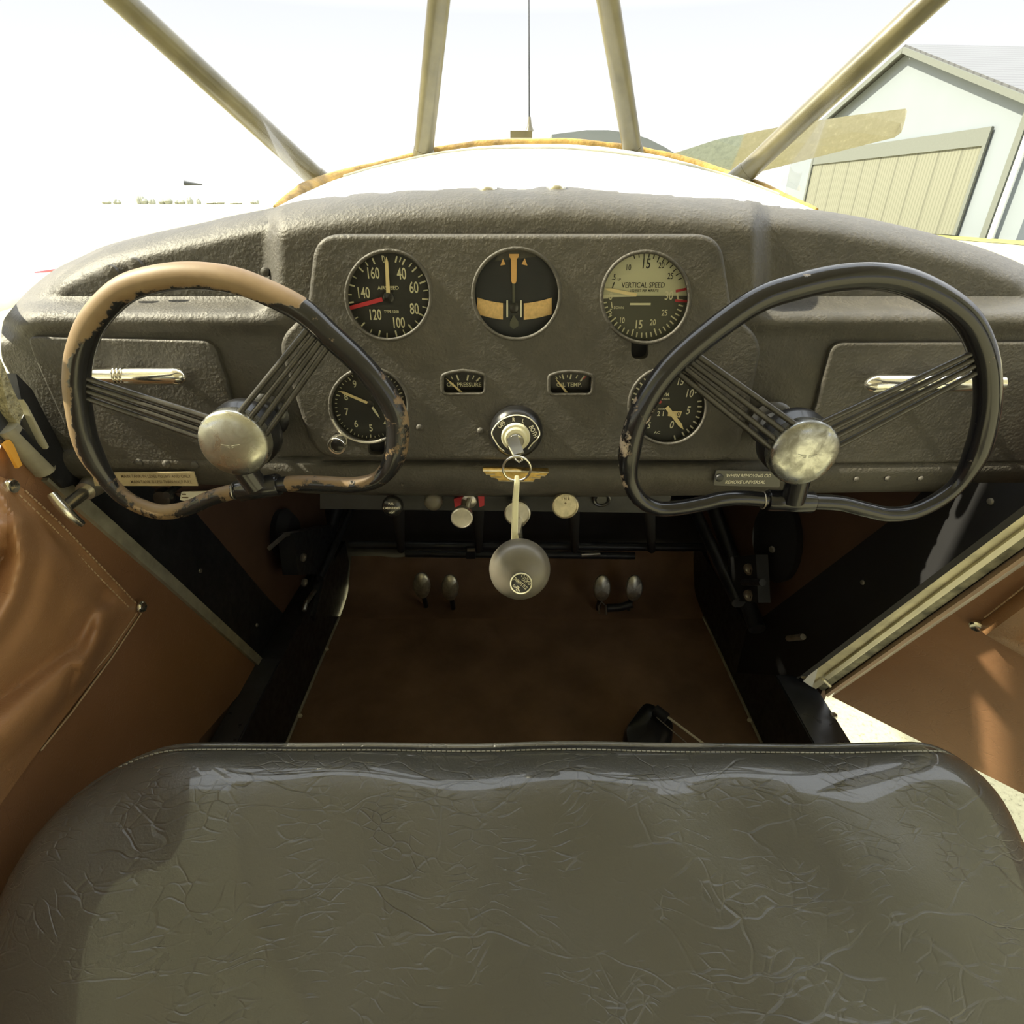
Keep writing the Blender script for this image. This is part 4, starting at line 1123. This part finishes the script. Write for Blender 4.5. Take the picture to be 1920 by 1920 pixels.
knob('brushed_knob', 'brushed golden disc knob under the panel right of the strap', 1060, 949, 25, .0, 'brass', .12, True, lines=(('I N E', -15, 5, 1.0), ('+', -6, 6, 1)), ink='ink_brown')
mb = MB(); c = AY(1128, 937, .026); k = mpp(1128, 937, .026); mb.tube([c+Vector((15*k*math.cos(a), 0, 12*k*math.sin(a))) for a in [2*math.pi*i/24 for i in range(24)]], .002, 8, True)
mb.tube([c+Vector((0, -.0, 0)), c+Vector((0, .02, 0))], .006, 10)
solo('cable_grommet', mb, 'black', 'black ring grommet under the panel, rightmost of the row of controls', 'grommet')

# throttle
cT_ = AY(975, 1070, -.15); kT = mpp(975, 1070, -.15); rT = 58*kT
th = thing('throttle', 'large round grey throttle knob on a long rod below the panel', 'throttle', cT_)
axT = Vector((.02, -1, .34)).normalized()
mb = MB(); mb.lathe([(rT*.25, -.026), (rT*.7, -.022), (rT*.95, -.014), (rT, -.006), (rT*.985, -.001), (rT*.93, .004), (rT*.80, .0085), (rT*.55, .012), (rT*.25, .0135), (0, .014)], cT_, axT, 64)
kT_ = part('knob', mb, 'knobgrey', th)
U = Vector((0, axT.z, -axT.y)); U = (Vector((0, 0, 1))-axT*axT.z).normalized(); Rt = U.cross(axT); Rt = Rt if Rt.x > 0 else -Rt
cd = APL(977, 1093, cT_+axT*.0137, axT)-axT*.0012; rd = 20.5*kT
mb = MB(); mb.lathe([(rd, 0), (rd, .0022), (rd*.9, .0026), (0, .0026)], cd, axT, 36); tl = part('label_disc', mb, 'face', kT_)
mb = MB(); cf = cd+axT*.0028
mb.tube([cf+Rt*(rd*.93*math.cos(a))+U*(rd*.93*math.sin(a)) for a in [2*math.pi*i/40 for i in range(40)]], .0006, 6, True)
def tt(st, x, y, h, rot, xs=.8): mb.text(st, cf+Rt*(x*rd)+U*(y*rd), h*rd, rot, right=Rt, upv=U, lift=.0003, xs=xs)
tt('THROTTLE', -.08, .02, .42, -.72, .72); tt('OUT', .30, .25, .34, -.70); tt('IN', -.30, -.36, .34, -.65)
for i, ch in enumerate('CLOSED'):
    a = math.radians(82-i*17); tt(ch, .70*math.cos(a), .70*math.sin(a), .34, a-math.pi/2)
for i, ch in enumerate('OPEN'):
    a = math.radians(197+i*18); tt(ch, .68*math.cos(a), .68*math.sin(a), .32, a+math.pi/2)
part('lettering', mb, 'ink_cream', tl)
mb = MB(); mb.tube([cT_-axT*.02, AY(972, 957, .04)], .0042, 12); part('rod', mb, 'chrome', th)
mb = MB(); e = AY(972, 957, .034); mb.tube([e, e+Vector((0, -.02, -.003))], .009, 14); part('bushing', mb, 'steel', th)

# ------------------------------------------------------------------ control wheels
YW = -.075
LW = [(370, 517), (300, 522), (232, 544), (178, 597), (152, 655), (144, 707), (147, 757), (162, 830), (194, 890), (232, 932), (285, 957), (325, 959), (362, 949), (400, 932), (447, 920),
      (490, 912), (530, 908), (575, 906), (620, 908), (665, 909), (708, 899), (735, 868), (745, 827), (743, 780), (720, 735), (676, 682), (622, 632), (566, 582), (500, 548), (440, 526)]
RW = [(1576, 521), (1498, 537), (1420, 564), (1333, 623), (1266, 680), (1224, 732), (1194, 792), (1180, 850), (1181, 900), (1199, 935), (1232, 953), (1268, 953), (1315, 945), (1354, 936), (1395, 934), (1438, 937), (1481, 940),
      (1524, 941), (1576, 944), (1625, 956), (1667, 964), (1719, 957), (1782, 921), (1821, 870), (1843, 809), (1852, 744), (1846, 672), (1820, 610), (1779, 569), (1714, 534), (1650, 519)]
def wheel(PX, hubpx, label, mat, hubmat, spokesets, collar, wearf, rtab, col0):
    cs = crom([Vector(p) for p in PX], 8, True)
    P3 = [AY(p.x, p.y, YW) for p in cs]
    hub = AY(hubpx[0], hubpx[1], YW)
    o = thing('control_wheel', label, 'control wheel', hub, 'control wheels')
    rad = [rtab(p.x, p.y) for p in cs]
    cen = sum(P3, Vector())/len(P3)
    def af(i, p, d):
        out = (p-cen); out.y = 0; out.normalize()
        return wearf(cs[i].x, cs[i].y, d.dot(out), d.y, d.z)
    mb = MB(); mb.tube(P3, rad, 22, True, attrf=af); rim = part('rim', mb, mat, o)
    for st_ in spokesets:
        for (a, b) in st_:
            A = AY(a[0], a[1], YW-.001); B = AY(b[0], b[1], YW-.013); d = (B-A).normalized()
            mb = MB(); mb.tube([A-d*.004, B+d*.012], .0026, 10); part('spoke', mb, 'spoke', o)
    # clamp collar on the lower bar
    ca, cb = collar
    A = AY(ca[0], ca[1], YW); B = AY(cb[0], cb[1], YW)
    mb = MB(); mb.tube([A, A.lerp(B, .03), A.lerp(B, .97), B], [.0094, .0102, .0102, .0094], 24); cl_ = part('clamp_collar', mb, mat, o)
    mb = MB(); mid = A.lerp(B, .5); mb.tube([mid+Vector((.0, -.004, .003)), Vector((hub.x, YW-.008, hub.z-.015))], .0105, 14); part('lower_arm', mb, mat, o)
    mb = MB(); mb.tube([A+Vector((.0, 0, .0085)).normalized()*0+Vector((-.004+(0), 0, 0))+Vector((0, math.cos(t)*.0078, math.sin(t)*.0078)) for t in [2*math.pi*i/20 for i in range(20)]], .0007, 6, True); part('ring', mb, 'steel', cl_)
    # hub and cap
    r = .0294
    mb = MB(); mb.lathe([(r*1.06, -.022), (r*1.06, -.012), (r*.9, -.006), (r*.9, .004)], hub, (0, -1, 0), 40); part('hub', mb, 'black', o)
    capc = AY(col0[0], col0[1], YW-.018)
    mb = MB(); mb.lathe([(r*.96, -.014), (r, -.010), (r, -.002), (r*.985, 0), (r*.93, .0016), (r*.7, .0034), (r*.35, .0046), (0, .005)], capc, (0, -1, 0), 48); cp = part('hub_cap', mb, hubmat, o)
    mb = MB()
    w = capc+Vector((0, -.0052, .0005))
    for s in (-1, 1):
        for j in range(3): mb.tube([w+Vector((s*.001, .0003, -.001*j)), w+Vector((s*(.008-.002*j), .0006, .0012-.0012*j))], .00028, 6)
    part('emblem', mb, hubmat, cp)
    mb = MB(); mb.tube([hub+Vector((0, .01, 0)), Vector((hub.x, -.004, hub.z))], .0135, 20); part('column', mb, 'darkmetal', o)
    mb = MB(); mb.lathe([(.021, 0), (.022, .003), (.019, .006), (.015, .008)], Vector((hub.x, -.0062, hub.z)), (0, -1, 0), 30); part('column_boot', mb, 'black', o)
    return o
def wearL(x, y, out, dy, dz):
    top = sst((600-y)/60)
    left = sst((300-x)/120)
    w = -.35
    o0 = lerp1([(500, -.8), (590, -.6), (650, -.15), (720, .12), (850, .25), (930, .3)], y)
    if (y < 640 and x < 560) or (x < 260 and y < 900): w = .63+.8*(out-o0)-.9*sst((x-485)/95)
    elif y > 880 and x < 440: w = .5+.3*max(0, dz)+.12*max(0, out)
    elif y > 880 and x > 540: w = .48+.45*max(0, dz)
    elif x > 690 and y > 700: w = .36+.22*max(0, out)
    elif x > 560: w = .22+.18*max(0, -dy)*.5
    else: w = .15
    return w
def wearR(x, y, out, dy, dz):
    w = .24
    if x < 1215 and y > 690: w = .38+.2*max(0, out)
    if y < 560 and 1500 < x < 1700: w = .33
    if x > 1780 and y > 620: w = .31
    if y > 930 and 1560 < x < 1750 and dz < 0: w = .28
    return w
def rL(x, y):
    if y > 840: t = sst((y-840)/70); return .0100*(1-t)+.0072*t
    return .0100
collL = ((449, 919.5), (524, 908))
lsp = [[((160, 709), (392, 783)), ((160, 721), (385, 795)), ((162, 733), (380, 807)), ((164, 747), (377, 821))],
       [((577, 617), (450, 773)), ((591, 628), (470, 782)), ((602, 638), (486, 796)), ((616, 648), (500, 812))]]
wheel(LW, (446, 826), 'left control wheel with tan worn paint on its rim and a dull round hub cap', 'rim_worn', 'hub', lsp, collL, wearL, rL, (437, 833))
rsp = [[((1307, 666), (1484, 791)), ((1294, 678), (1462, 803)), ((1283, 689), (1446, 818)), ((1272, 700), (1438, 834))],
       [((1826, 661), (1553, 787)), ((1830, 671), (1568, 800)), ((1832, 683), (1578, 813)), ((1834, 697), (1586, 829))]]
wheel(RW, (1502, 842), 'right control wheel with glossy chipped black paint and a scuffed chrome hub cap', 'rim_black', 'hub2', rsp, ((1438, 938), (1524, 941)), wearR, rL, (1509, 851))

# ------------------------------------------------------------------ pedals
def pedal(px, py, label, up_, grp):
    Y = .56; c = AY(px, py, Y); k = mpp(px, py, Y)
    o = thing('rudder_pedal', label, 'pedal', c, grp)
    ax = Vector((0, -1, .25))
    mb = MB(); mb.lathe([(15*k, -.008), (16*k, -.004), (16*k, .001), (14*k, .004), (0, .006)], c, ax, 28, sx=1.0, sy=1.62); part('pad', mb, 'pedal', o)
    mb = MB(); mb.tube([c+Vector((0, .012, -.02)), c+Vector((.0, .016, -.05)), c+Vector((.0, .03, -.085))], .006, 10); part('arm', mb, 'darkmetal', o)
    return o
pedal(791, 1098, 'leftmost small oval rudder pedal on the brown toe carpet', 0, 'oval rudder pedals')
pedal(844, 1102, 'small oval rudder pedal, second from the left', 0, 'oval rudder pedals')
p3 = pedal(1129, 1103, 'small oval rudder pedal, third from the left, with a wire loop below', 0, 'oval rudder pedals')
mb = MB(); mb.tube([AY(x, y, .55) for x, y in [(1124, 1150), (1122, 1138), (1128, 1128), (1136, 1136), (1137, 1152)]], .002, 8); part('wire_loop', mb, 'steel', p3)
pedal(1189, 1103, 'rightmost small oval rudder pedal on the brown toe carpet', 0, 'oval rudder pedals')
mb = MB(); mb.tube([AY(1138, 1140, .57), AY(1162, 1139, .57), AY(1185, 1132, .57)], .010, 12); solo('pedal_link', mb, 'darkmetal', 'dark link tube joining the two right rudder pedals', 'link')

# black paddle with rod on the floor
o = thing('hand_pump_paddle', 'black paddle with two thin rods on the carpet just above the seat edge', 'paddle', AZ(1225, 1360, .82))
mb = MB(); pts = rpoly([(1208, 1314), (1230, 1322), (1264, 1352), (1262, 1385), (1235, 1425), (1175, 1420), (1168, 1368)], [14, 8, 8, 12, 12, 12, 14], 5)
plp = [AZ(x, y, .84+.02*(1400-y)/90) for x, y in pts]
ctr = sum(plp, Vector())/len(plp)
rg_ = [[ctr+(p-ctr)*s+Vector((0, 0, h)) for p in plp] for s, h in ((.96, -.03), (1, -.02), (1, -.006), (.9, .004), (.6, .010), (.2, .012))]
mb.loft(rg_); part('paddle', mb, 'black', o)
mb = MB(); mb.tube([AZ(1228, 1330, .875), AZ(1250, 1347, .872)], .010, 14); part('socket', mb, 'flat_black', o)
mb = MB(); mb.tube([AZ(1250, 1343, .872), AZ(1320, 1395, .86)], .0022, 8); part('rod', mb, 'bright', o)
mb = MB(); mb.tube([AZ(1231, 1345, .872), AZ(1290, 1395, .86)], .0010, 8); part('thin_rod', mb, 'steel', o)

# ================================================================== SEAT
se = thing('bench_seat', 'wide black creased leather bench seat in the foreground', 'seat', (0, -.4, .80))
TLT = .44
F0 = Vector((0.004, -.172, 1.243)); bk_ = Vector((0, -math.cos(TLT), -math.sin(TLT))); nu = Vector((0, -math.sin(TLT), math.cos(TLT)))
XLs, XRs = -.428, .440; LEN = .62
def edge_d(x, s):
    """distance to the rounded-rectangle edge in the seat plane"""
    R = .075
    dx = min(x-XLs, XRs-x); dy = s
    rl = .115 if x < 0 else .062
    if dx < rl and dy < rl: return rl-math.hypot(rl-dx, rl-dy)
    return min(dx, dy)
def seat_pt(x, s):
    e = edge_d(x, s); R = .055; H = .034
    q = max(0, min(1, e/R)); h = H*math.sqrt(max(0, 1-(1-q)**2))
    h += .010*(1-((x)/.44)**2)*sst(s/.25)-.010*math.exp(-((s-.06)/.07)**2)*0
    h += .004*math.sin(x*9+1.3)*math.exp(-((s-.05)/.05)**2)
    h += .003*math.sin(x*21+s*13)+.002*math.sin(x*37-s*29)
    return F0+Vector((x, 0, 0))+bk_*s+nu*h
outl = []
def corner(cx, cy, r, a0, a1, n=10): return [(cx+r*math.cos(a0+(a1-a0)*i/n), cy+r*math.sin(a0+(a1-a0)*i/n)) for i in range(n+1)]
rl, rr_ = .115, .062
outl = corner(XLs+rl, rl, rl, math.pi, 1.5*math.pi, 14)+[(XLs+rl+(XRs-rr_-XLs-rl)*i/40, 0) for i in range(1, 40)]+corner(XRs-rr_, rr_, rr_, 1.5*math.pi, 2*math.pi, 12)+[(XRs, .1+(LEN-.1)*i/20) for i in range(1, 21)]+[(XRs+(XLs-XRs)*i/40, LEN) for i in range(1, 40)]+[(XLs, LEN-(LEN-.12)*i/20) for i in range(0, 20)]
V, T = cdt([(a*1000, b*1000) for a, b in outl], 9)
def seat3(a, b):
    return seat_pt(a/1000, b/1000)
mb = MB(); mb.add([seat3(v.x, v.y) for v in V], T, True)
part('cushion_top', mb, 'black_leather', se)
e3 = [seat_pt(a, b) for a, b in outl]
mb = MB(); mb.loft([e3, [p-nu*.05+Vector((0, 0, -.02)) for p in e3], [Vector((p.x*.98, p.y, p.z-.14)) for p in e3]], True, False); part('side_band', mb, 'black_leather', se)
mb = MB(); mb.tube([p+nu*.0 for p in e3], .0034, 10, True); part('piping', mb, 'black_leather', se)
# stitching row along the front edge
mb = MB()
row = [(x, .0085+.0012*math.sin(x*5)) for x in [XLs+.06+i*.0046 for i in range(int((XRs-XLs-.10)/.0046))]]
for (x, s) in row:
    s2 = s+max(0, (XLs+.115-x))**2*4.2; a = seat_pt(x, s2)+nu*.0007; b = seat_pt(x+.0036, s2)+nu*.0007
    mb.tube([a, b], .0007, 5)
part('stitching', mb, 'greystitch', se)
mb = MB()
mb.box((-.40, -.75, .802), (.40, -.30, 1.02)); part('seat_base', mb, 'flat_black', se)

# ================================================================== LEFT WALL UPHOLSTERY
XW = XL+.006
lp = thing('door_panel', 'brown upholstered left side panel with a gathered pocket', 'side panel', (XW, .0, 1.0))
front = [(10, 812), (60, 862), (130, 930), (300, 1082), (420, 1190), (492, 1252)]
low = [(440, 1312), (375, 1386)]
pp = [AX(x, y, XW) for x, y in front+low]
e = pp[-1]
pp += [Vector((XW, -.9, e.z+.0)), Vector((XW, -.9, 1.50)), Vector((XW, -.06, 1.50))]
mb = MB(); mb.prism(pp, (-.012, 0, 0)); part('panel', mb, 'brown_vinyl', lp)
# pocket with folds
pk = [(-110, 870), (0, 893), (34, 908), (100, 968), (180, 1050), (262, 1136), (266, 1144), (205, 1235), (135, 1325), (60, 1425), (0, 1510), (-110, 1650)]
ridges = [([(35, 985), (40, 1050), (22, 1120), (-10, 1175), (-60, 1230)], 20, .020), ([(205, 1110), (140, 1205), (60, 1265), (-30, 1330)], 15, -.016),
          ([(150, 1262), (90, 1315), (20, 1370), (-60, 1430)], 34, .020), ([(100, 1050), (70, 1150), (30, 1215), (-40, 1270)], 30, .012), ([(188, 1150), (178, 1215), (150, 1290)], 15, .014),
          ([(140, 1262), (132, 1285), (128, 1305)], 9, -.014), ([(120, 1330), (60, 1385), (0, 1440)], 14, -.010), ([(0, 905), (20, 960), (0, 1010)], 12, .012), ([(14, 970), (8, 1040), (-20, 1100)], 8, -.010)]
V, T = cdt(pk, 6)
def pkX(x, y):
    e_ = dpoly(x, y, pk[1:-1], False)
    d = .004+.016*sst(e_/90)
    for pl_, w, h in ridges:
        q = dpoly(x, y, pl_, False); d += (h if w > 18 else h*.75)*math.exp(-(q/(w*1.25))**2)*sst(e_/40)
    return XW+.001+max(.001, d)
mb = MB(); mb.add([AX(v.x, v.y, pkX(v.x, v.y)) for v in V], T, True)
pe = [AX(x, y, XW+.005) for x, y in pk]
mb.loft([pe, [Vector((XW, p.y, p.z)) for p in pe]], True, False)
PK = part('pocket', mb, 'brown_leather', lp, 'gathered leather map pocket')
mb = MB()
def stitchrow(pts, X, pitch, r, ln):
    P3 = [AX(x, y, X) for x, y in pts]
    for a, b in zip(P3, P3[1:]):
        n = max(1, int((b-a).length/pitch))
        for i in range(n):
            p = a.lerp(b, i/n); q = a.lerp(b, (i+ln)/n); mb.tube([p, q], r, 5)
stitchrow([(48, 920), (110, 978), (190, 1062), (256, 1132)], XW+.0065, .006, .0009, .6)
stitchrow([(36, 928), (98, 988), (176, 1072), (243, 1140)], XW+.0065, .006, .0009, .6)
stitchrow([(256, 1150), (205, 1225), (165, 1272)], XW+.0065, .006, .0008, .95)
stitchrow([(266, 1148), (212, 1230), (135, 1335), (76, 1408)], XW+.004, .006, .0012, .98)
stitchrow([(140, 1300), (60, 1400), (0, 1485)], XW+.005, .006, .0009, .95)
part('stitching', mb, 'stitch', PK)
for px, py in ((19, 912), (264, 1138)):
    mb = MB(); mb.lathe([(.0075, 0), (.0075, .002), (.006, .004), (.003, .003), (0, .0028)], AX(px, py, XW+.007), (1, 0, 0), 20); part('snap_stud', mb, 'chrome', PK)
# pale strip along the front edge of the left panel
mb = MB()
def strip(mb, pts, X, w, th):
    for (p0, p1) in zip(pts, pts[1:]):
        a = AX(*p0, X); b = AX(*p1, X); d = (b-a).normalized(); n = Vector((1, 0, 0)).cross(d)*w/2
        mb.hull8([a+n, a-n, b-n, b+n], [q+Vector((th, 0, 0)) for q in (a+n, a-n, b-n, b+n)])
ls = thing('door_edge_strip', 'pale metal edge strip slanting down the left side panel', 'strip', AX(300, 1075, XW))
mb = MB(); strip(mb, [(84, 889), (300, 1077), (494, 1251)], XW, .016, .006); part('strip', mb, 'creamstrip', ls)
ls2 = thing('door_frame_tube', 'tan rounded frame tube above the pale strip at the left window', 'frame tube', AX(40, 850, XW))
mb = MB(); mb.tube([AX(10, 800, XW+.006), AX(30, 822, XW+.006), AX(84, 882, XW+.006)], .010, 14); part('tube', mb, 'creamstrip', ls2)
mb = MB(); strip(mb, [(32, 808), (96, 872)], XW+.012, .006, .004); part('rubber_strip', mb, 'darkmetal', ls2)
mb = MB(); mb.prism([AX(x, y, XW+.008) for x, y in [(2, 833), (12, 824), (20, 834), (36, 872), (28, 878), (12, 848)]], (.003, 0, 0))
solo('orange_tab', mb, 'orangetag', 'bright orange tab on the left side panel below the window', 'tab')
# gritty strip and dark post at the left end of the panel
mb = MB(); pts = [(0, 672), (6, 684), (24, 728), (45, 775), (38, 790), (38, 800), (17, 772), (0, 700)]
mb.prism([AX(x, y, XL+.02) for x, y in pts], (-.01, 0, 0)); solo('foam_strip', mb, 'foam', 'gritty yellowed foam strip at the left end of the panel', 'foam strip')
mb = MB(); pts = [(0, 690), (17, 772), (22, 800), (30, 835), (0, 825), (-60, 800), (-60, 690)]
mb.prism([AX(x, y, XL+.012) for x, y in pts], (-.01, 0, 0)); solo('window_post', mb, 'greymetal', 'dark grey window post at the far left edge', 'window post')
mb = MB(); pts = [(30, 700), (60, 730), (150, 905), (120, 915), (95, 892), (35, 800), (45, 776)]
mb.prism([AX(x, y, XL+.016) for x, y in pts], (-.012, 0, 0)); solo('panel_end_bracket', mb, 'darkmetal', 'dark bracket joining the panel to the left wall', 'bracket')
# T handle
tg = thing('t_handle', 'silver T-shaped pull handle low on the left end of the panel', 'handle', AY(140, 935, -.02))
A = AY(172, 912, .0); B = AY(121, 952, -.05)
mb = MB(); mb.tube([A, B], .0062, 14); part('shaft', mb, 'nickel', tg)
mb = MB(); mb.tube([A+Vector((.006, .012, .004)), A, A.lerp(B, .25)], [.012, .0115, .0095], 16); part('guide', mb, 'steel', tg)
mb = MB(); pts = crom([AY(97, 926, -.05), AY(106, 938, -.052), AY(121, 955, -.054), AY(138, 972, -.052), AY(153, 983, -.048)], 6)
mb.tube(pts, [.0052*(.62+.38*math.sin(math.pi*(.15+.75*i/(len(pts)-1)))) for i in range(len(pts))], 14); part('grip', mb, 'nickel', tg)

# ================================================================== RIGHT JAMB AND DOOR
I0 = AX(1495, 1266, XR+.002); I1 = AX(1920, 926, XR+.002); O0 = AX(1551, 1303, XR+.062); O1 = AX(1920, 1044, XR+.062)
di = (I1-I0); do = (O1-O0)
I1 = I0+di*1.5; O1 = O0+do*1.5
def jam(t, w): return (I0+(I1-I0)*t).lerp(O0+(O1-O0)*t, w)
jm = thing('door_jamb', 'cream painted worn metal door jamb slanting up the right side', 'door jamb', I0)
jn = (I1-I0).cross(O0-I0).normalized(); jn = jn if jn.y < 0 else -jn
def jstrip(w0, w1, h, mat, name, t0=0, t1=1):
    mb = MB(); a = [jam(t0, w0), jam(t0, w1), jam(t1, w1), jam(t1, w0)]
    mb.hull8([p-jn*.01 for p in a], [p+jn*h for p in a]); return part(name, mb, mat, jm)
jstrip(-.03, .03, .006, 'flat_black', 'rubber_edge'); jstrip(.03, .47, .0, 'cream', 'inner_face'); jstrip(.47, .60, .004, 'bright', 'ridge', .065); jstrip(.45, .62, .003, 'bright', 'ridge_end', .0, .05)
jstrip(.60, .86, -.002, 'wornstrip', 'worn_face'); jstrip(.86, .93, -.005, 'flat_black', 'gap'); jstrip(.93, 1.02, .003, 'pinkseal', 'seal')
mb = MB(); a = jam(.055, .50)+jn*.004; b = jam(.05, .78)+jn*.004; mb.tube([a, b], .0026, 8); part('hinge_pin', mb, 'bright', jm)
mb = MB(); mb.prism([jam(0, .2)+jn*.002, jam(0, .5)+jn*.002, jam(.05, .3)+jn*.002, jam(.10, .06)+jn*.002], jn*.002); part('corner_bead', mb, 'white', jm)
# open door
B0 = O0+Vector((.006, -.004, 0)); zB = B0.z
d_ = ray(1920, 1489); E = CAM+d_*((zB-CAM.z)/d_.z)
bd_ = (E-B0).normalized(); E2 = B0+bd_*.85
hd_ = (O1-O0).normalized(); T0 = B0+hd_*.58
dn = bd_.cross(hd_).normalized(); dn = dn if dn.x < 0 else -dn
dr = tag(bpy.data.objects.new('door_1', None), 'open right cabin door lined in brown vinyl with a stitched pocket', 'door', None, 'structure'); COL.objects.link(dr); dr.location = B0
T1 = E2+Vector((0, 0, T0.z-E2.z))
mb = MB(); q = [B0, E2, T1, T0]; mb.hull8([p-dn*.022 for p in q], [p-dn*.0 for p in q]); part('panel', mb, 'brown_vinyl', dr)
mb = MB(); mb.hull8([p-dn*.03 for p in q], [p-dn*.0221 for p in q]); part('outer_skin', mb, 'white', dr)
pp0 = B0+dn*.001
def DP(px, py, h=0): return APL(px, py, B0+dn*h, dn)
pkt = [DP(1832, 1172), DP(2040, 1010), DP(2240, 1230), DP(2040, 1290)]
mb = MB(); cen = sum(pkt, Vector())/4
mb.loft([pkt, [p+dn*.003 for p in pkt], [cen+(p-cen)*.86+dn*.016 for p in pkt], [cen+(p-cen)*.5+dn*.022 for p in pkt]]); DPK = part('pocket', mb, 'brown_leather', dr)
mb = MB()
def dst(p0, p1):
    a = DP(*p0, .005); b = DP(*p1, .005); n = int((b-a).length/.005)
    for i in range(n): mb.tube([a.lerp(b, i/n), a.lerp(b, (i+.7)/n)], .0008, 5)
dst((1846, 1158), (2030, 1014)); dst((1854, 1166), (2030, 1028)); dst((1852, 1178), (2040, 1284)); dst((1846, 1184), (2030, 1290))
part('stitching', mb, 'stitch', DPK)
mb = MB(); mb.lathe([(.0078, 0), (.0078, .003), (.006, .005), (.003, .004), (0, .0036)], DP(1832, 1172, .003), dn, 20); part('snap_stud', mb, 'chrome', DPK)
mb = MB(); mb.tube([T0, T1], .012, 12); part('top_rail', mb, 'creamstrip', dr)

# unseen high wing both sides of cabin roof, added to block sun on seat
for sx_, nm in ((-1, 'left'), (1, 'right')):
    rings = []
    for X in (.53, 3.6):
        rings.append([Vector((sx_*X, y, z)) for y, z in ((-.20, 2.06), (-.24, 2.12), (-.40, 2.17), (-.8, 2.17), (-1.3, 2.10), (-1.75, 2.03), (-1.3, 2.02), (-.6, 2.01), (-.26, 2.02))])
    mb = MB(); mb.loft(rings); solo('wing', mb, 'white', 'unseen white high wing added to block sun, running outward from the cabin roof on the '+nm, 'wing', kind='structure')

# ================================================================== CAMERA, LIGHT, WORLD
cam = bpy.data.cameras.new('camera'); co = bpy.data.objects.new('camera', cam); COL.objects.link(co)
cam.sensor_width = 36; cam.sensor_fit = 'HORIZONTAL'; cam.lens = 36*F/1920; cam.clip_start = .02; cam.clip_end = 3000
co.location = CAM; co.rotation_euler = (math.pi/2-PITCH, 0, 0)
S.camera = co
su = bpy.data.lights.new('sun', 'SUN'); so = bpy.data.objects.new('sun', su); COL.objects.link(so)
su.energy = 13.0; su.angle = math.radians(1.0); su.color = (1, .92, .67)
sd = Vector((-.70, -.025, .70)).normalized()
so.rotation_euler = sd.to_track_quat('Z', 'Y').to_euler(); so.location = (-3, -2, 6)
w = bpy.data.worlds.new('sky'); S.world = w; w.use_nodes = True
nt = w.node_tree; bg = nt.nodes['Background']
tc = nt.nodes.new('ShaderNodeTexCoord'); sx = nt.nodes.new('ShaderNodeSeparateXYZ'); nt.links.new(tc.outputs['Generated'], sx.inputs[0])
c = ramp(nt, sx.outputs['Z'], [(0, (1.35, 1.32, 1.22)), (.06, (1.15, 1.15, 1.13)), (.22, (.96, .985, 1.03)), (.45, (3.1, 3.15, 3.15)), (1, (3.0, 3.2, 3.4))])
nt.links.new(c, bg.inputs['Color']); bg.inputs['Strength'].default_value = 1.0
S.view_settings.view_transform = 'Standard'; S.view_settings.look = 'None'; S.view_settings.gamma = 1; S.view_settings.exposure = 0.0
S.view_settings.use_curve_mapping = False
S.cycles.max_bounces = 8; S.cycles.transparent_max_bounces = 12; S.cycles.use_denoising = True
for o in bpy.data.objects:
    if '_w' in o: del o['_w']
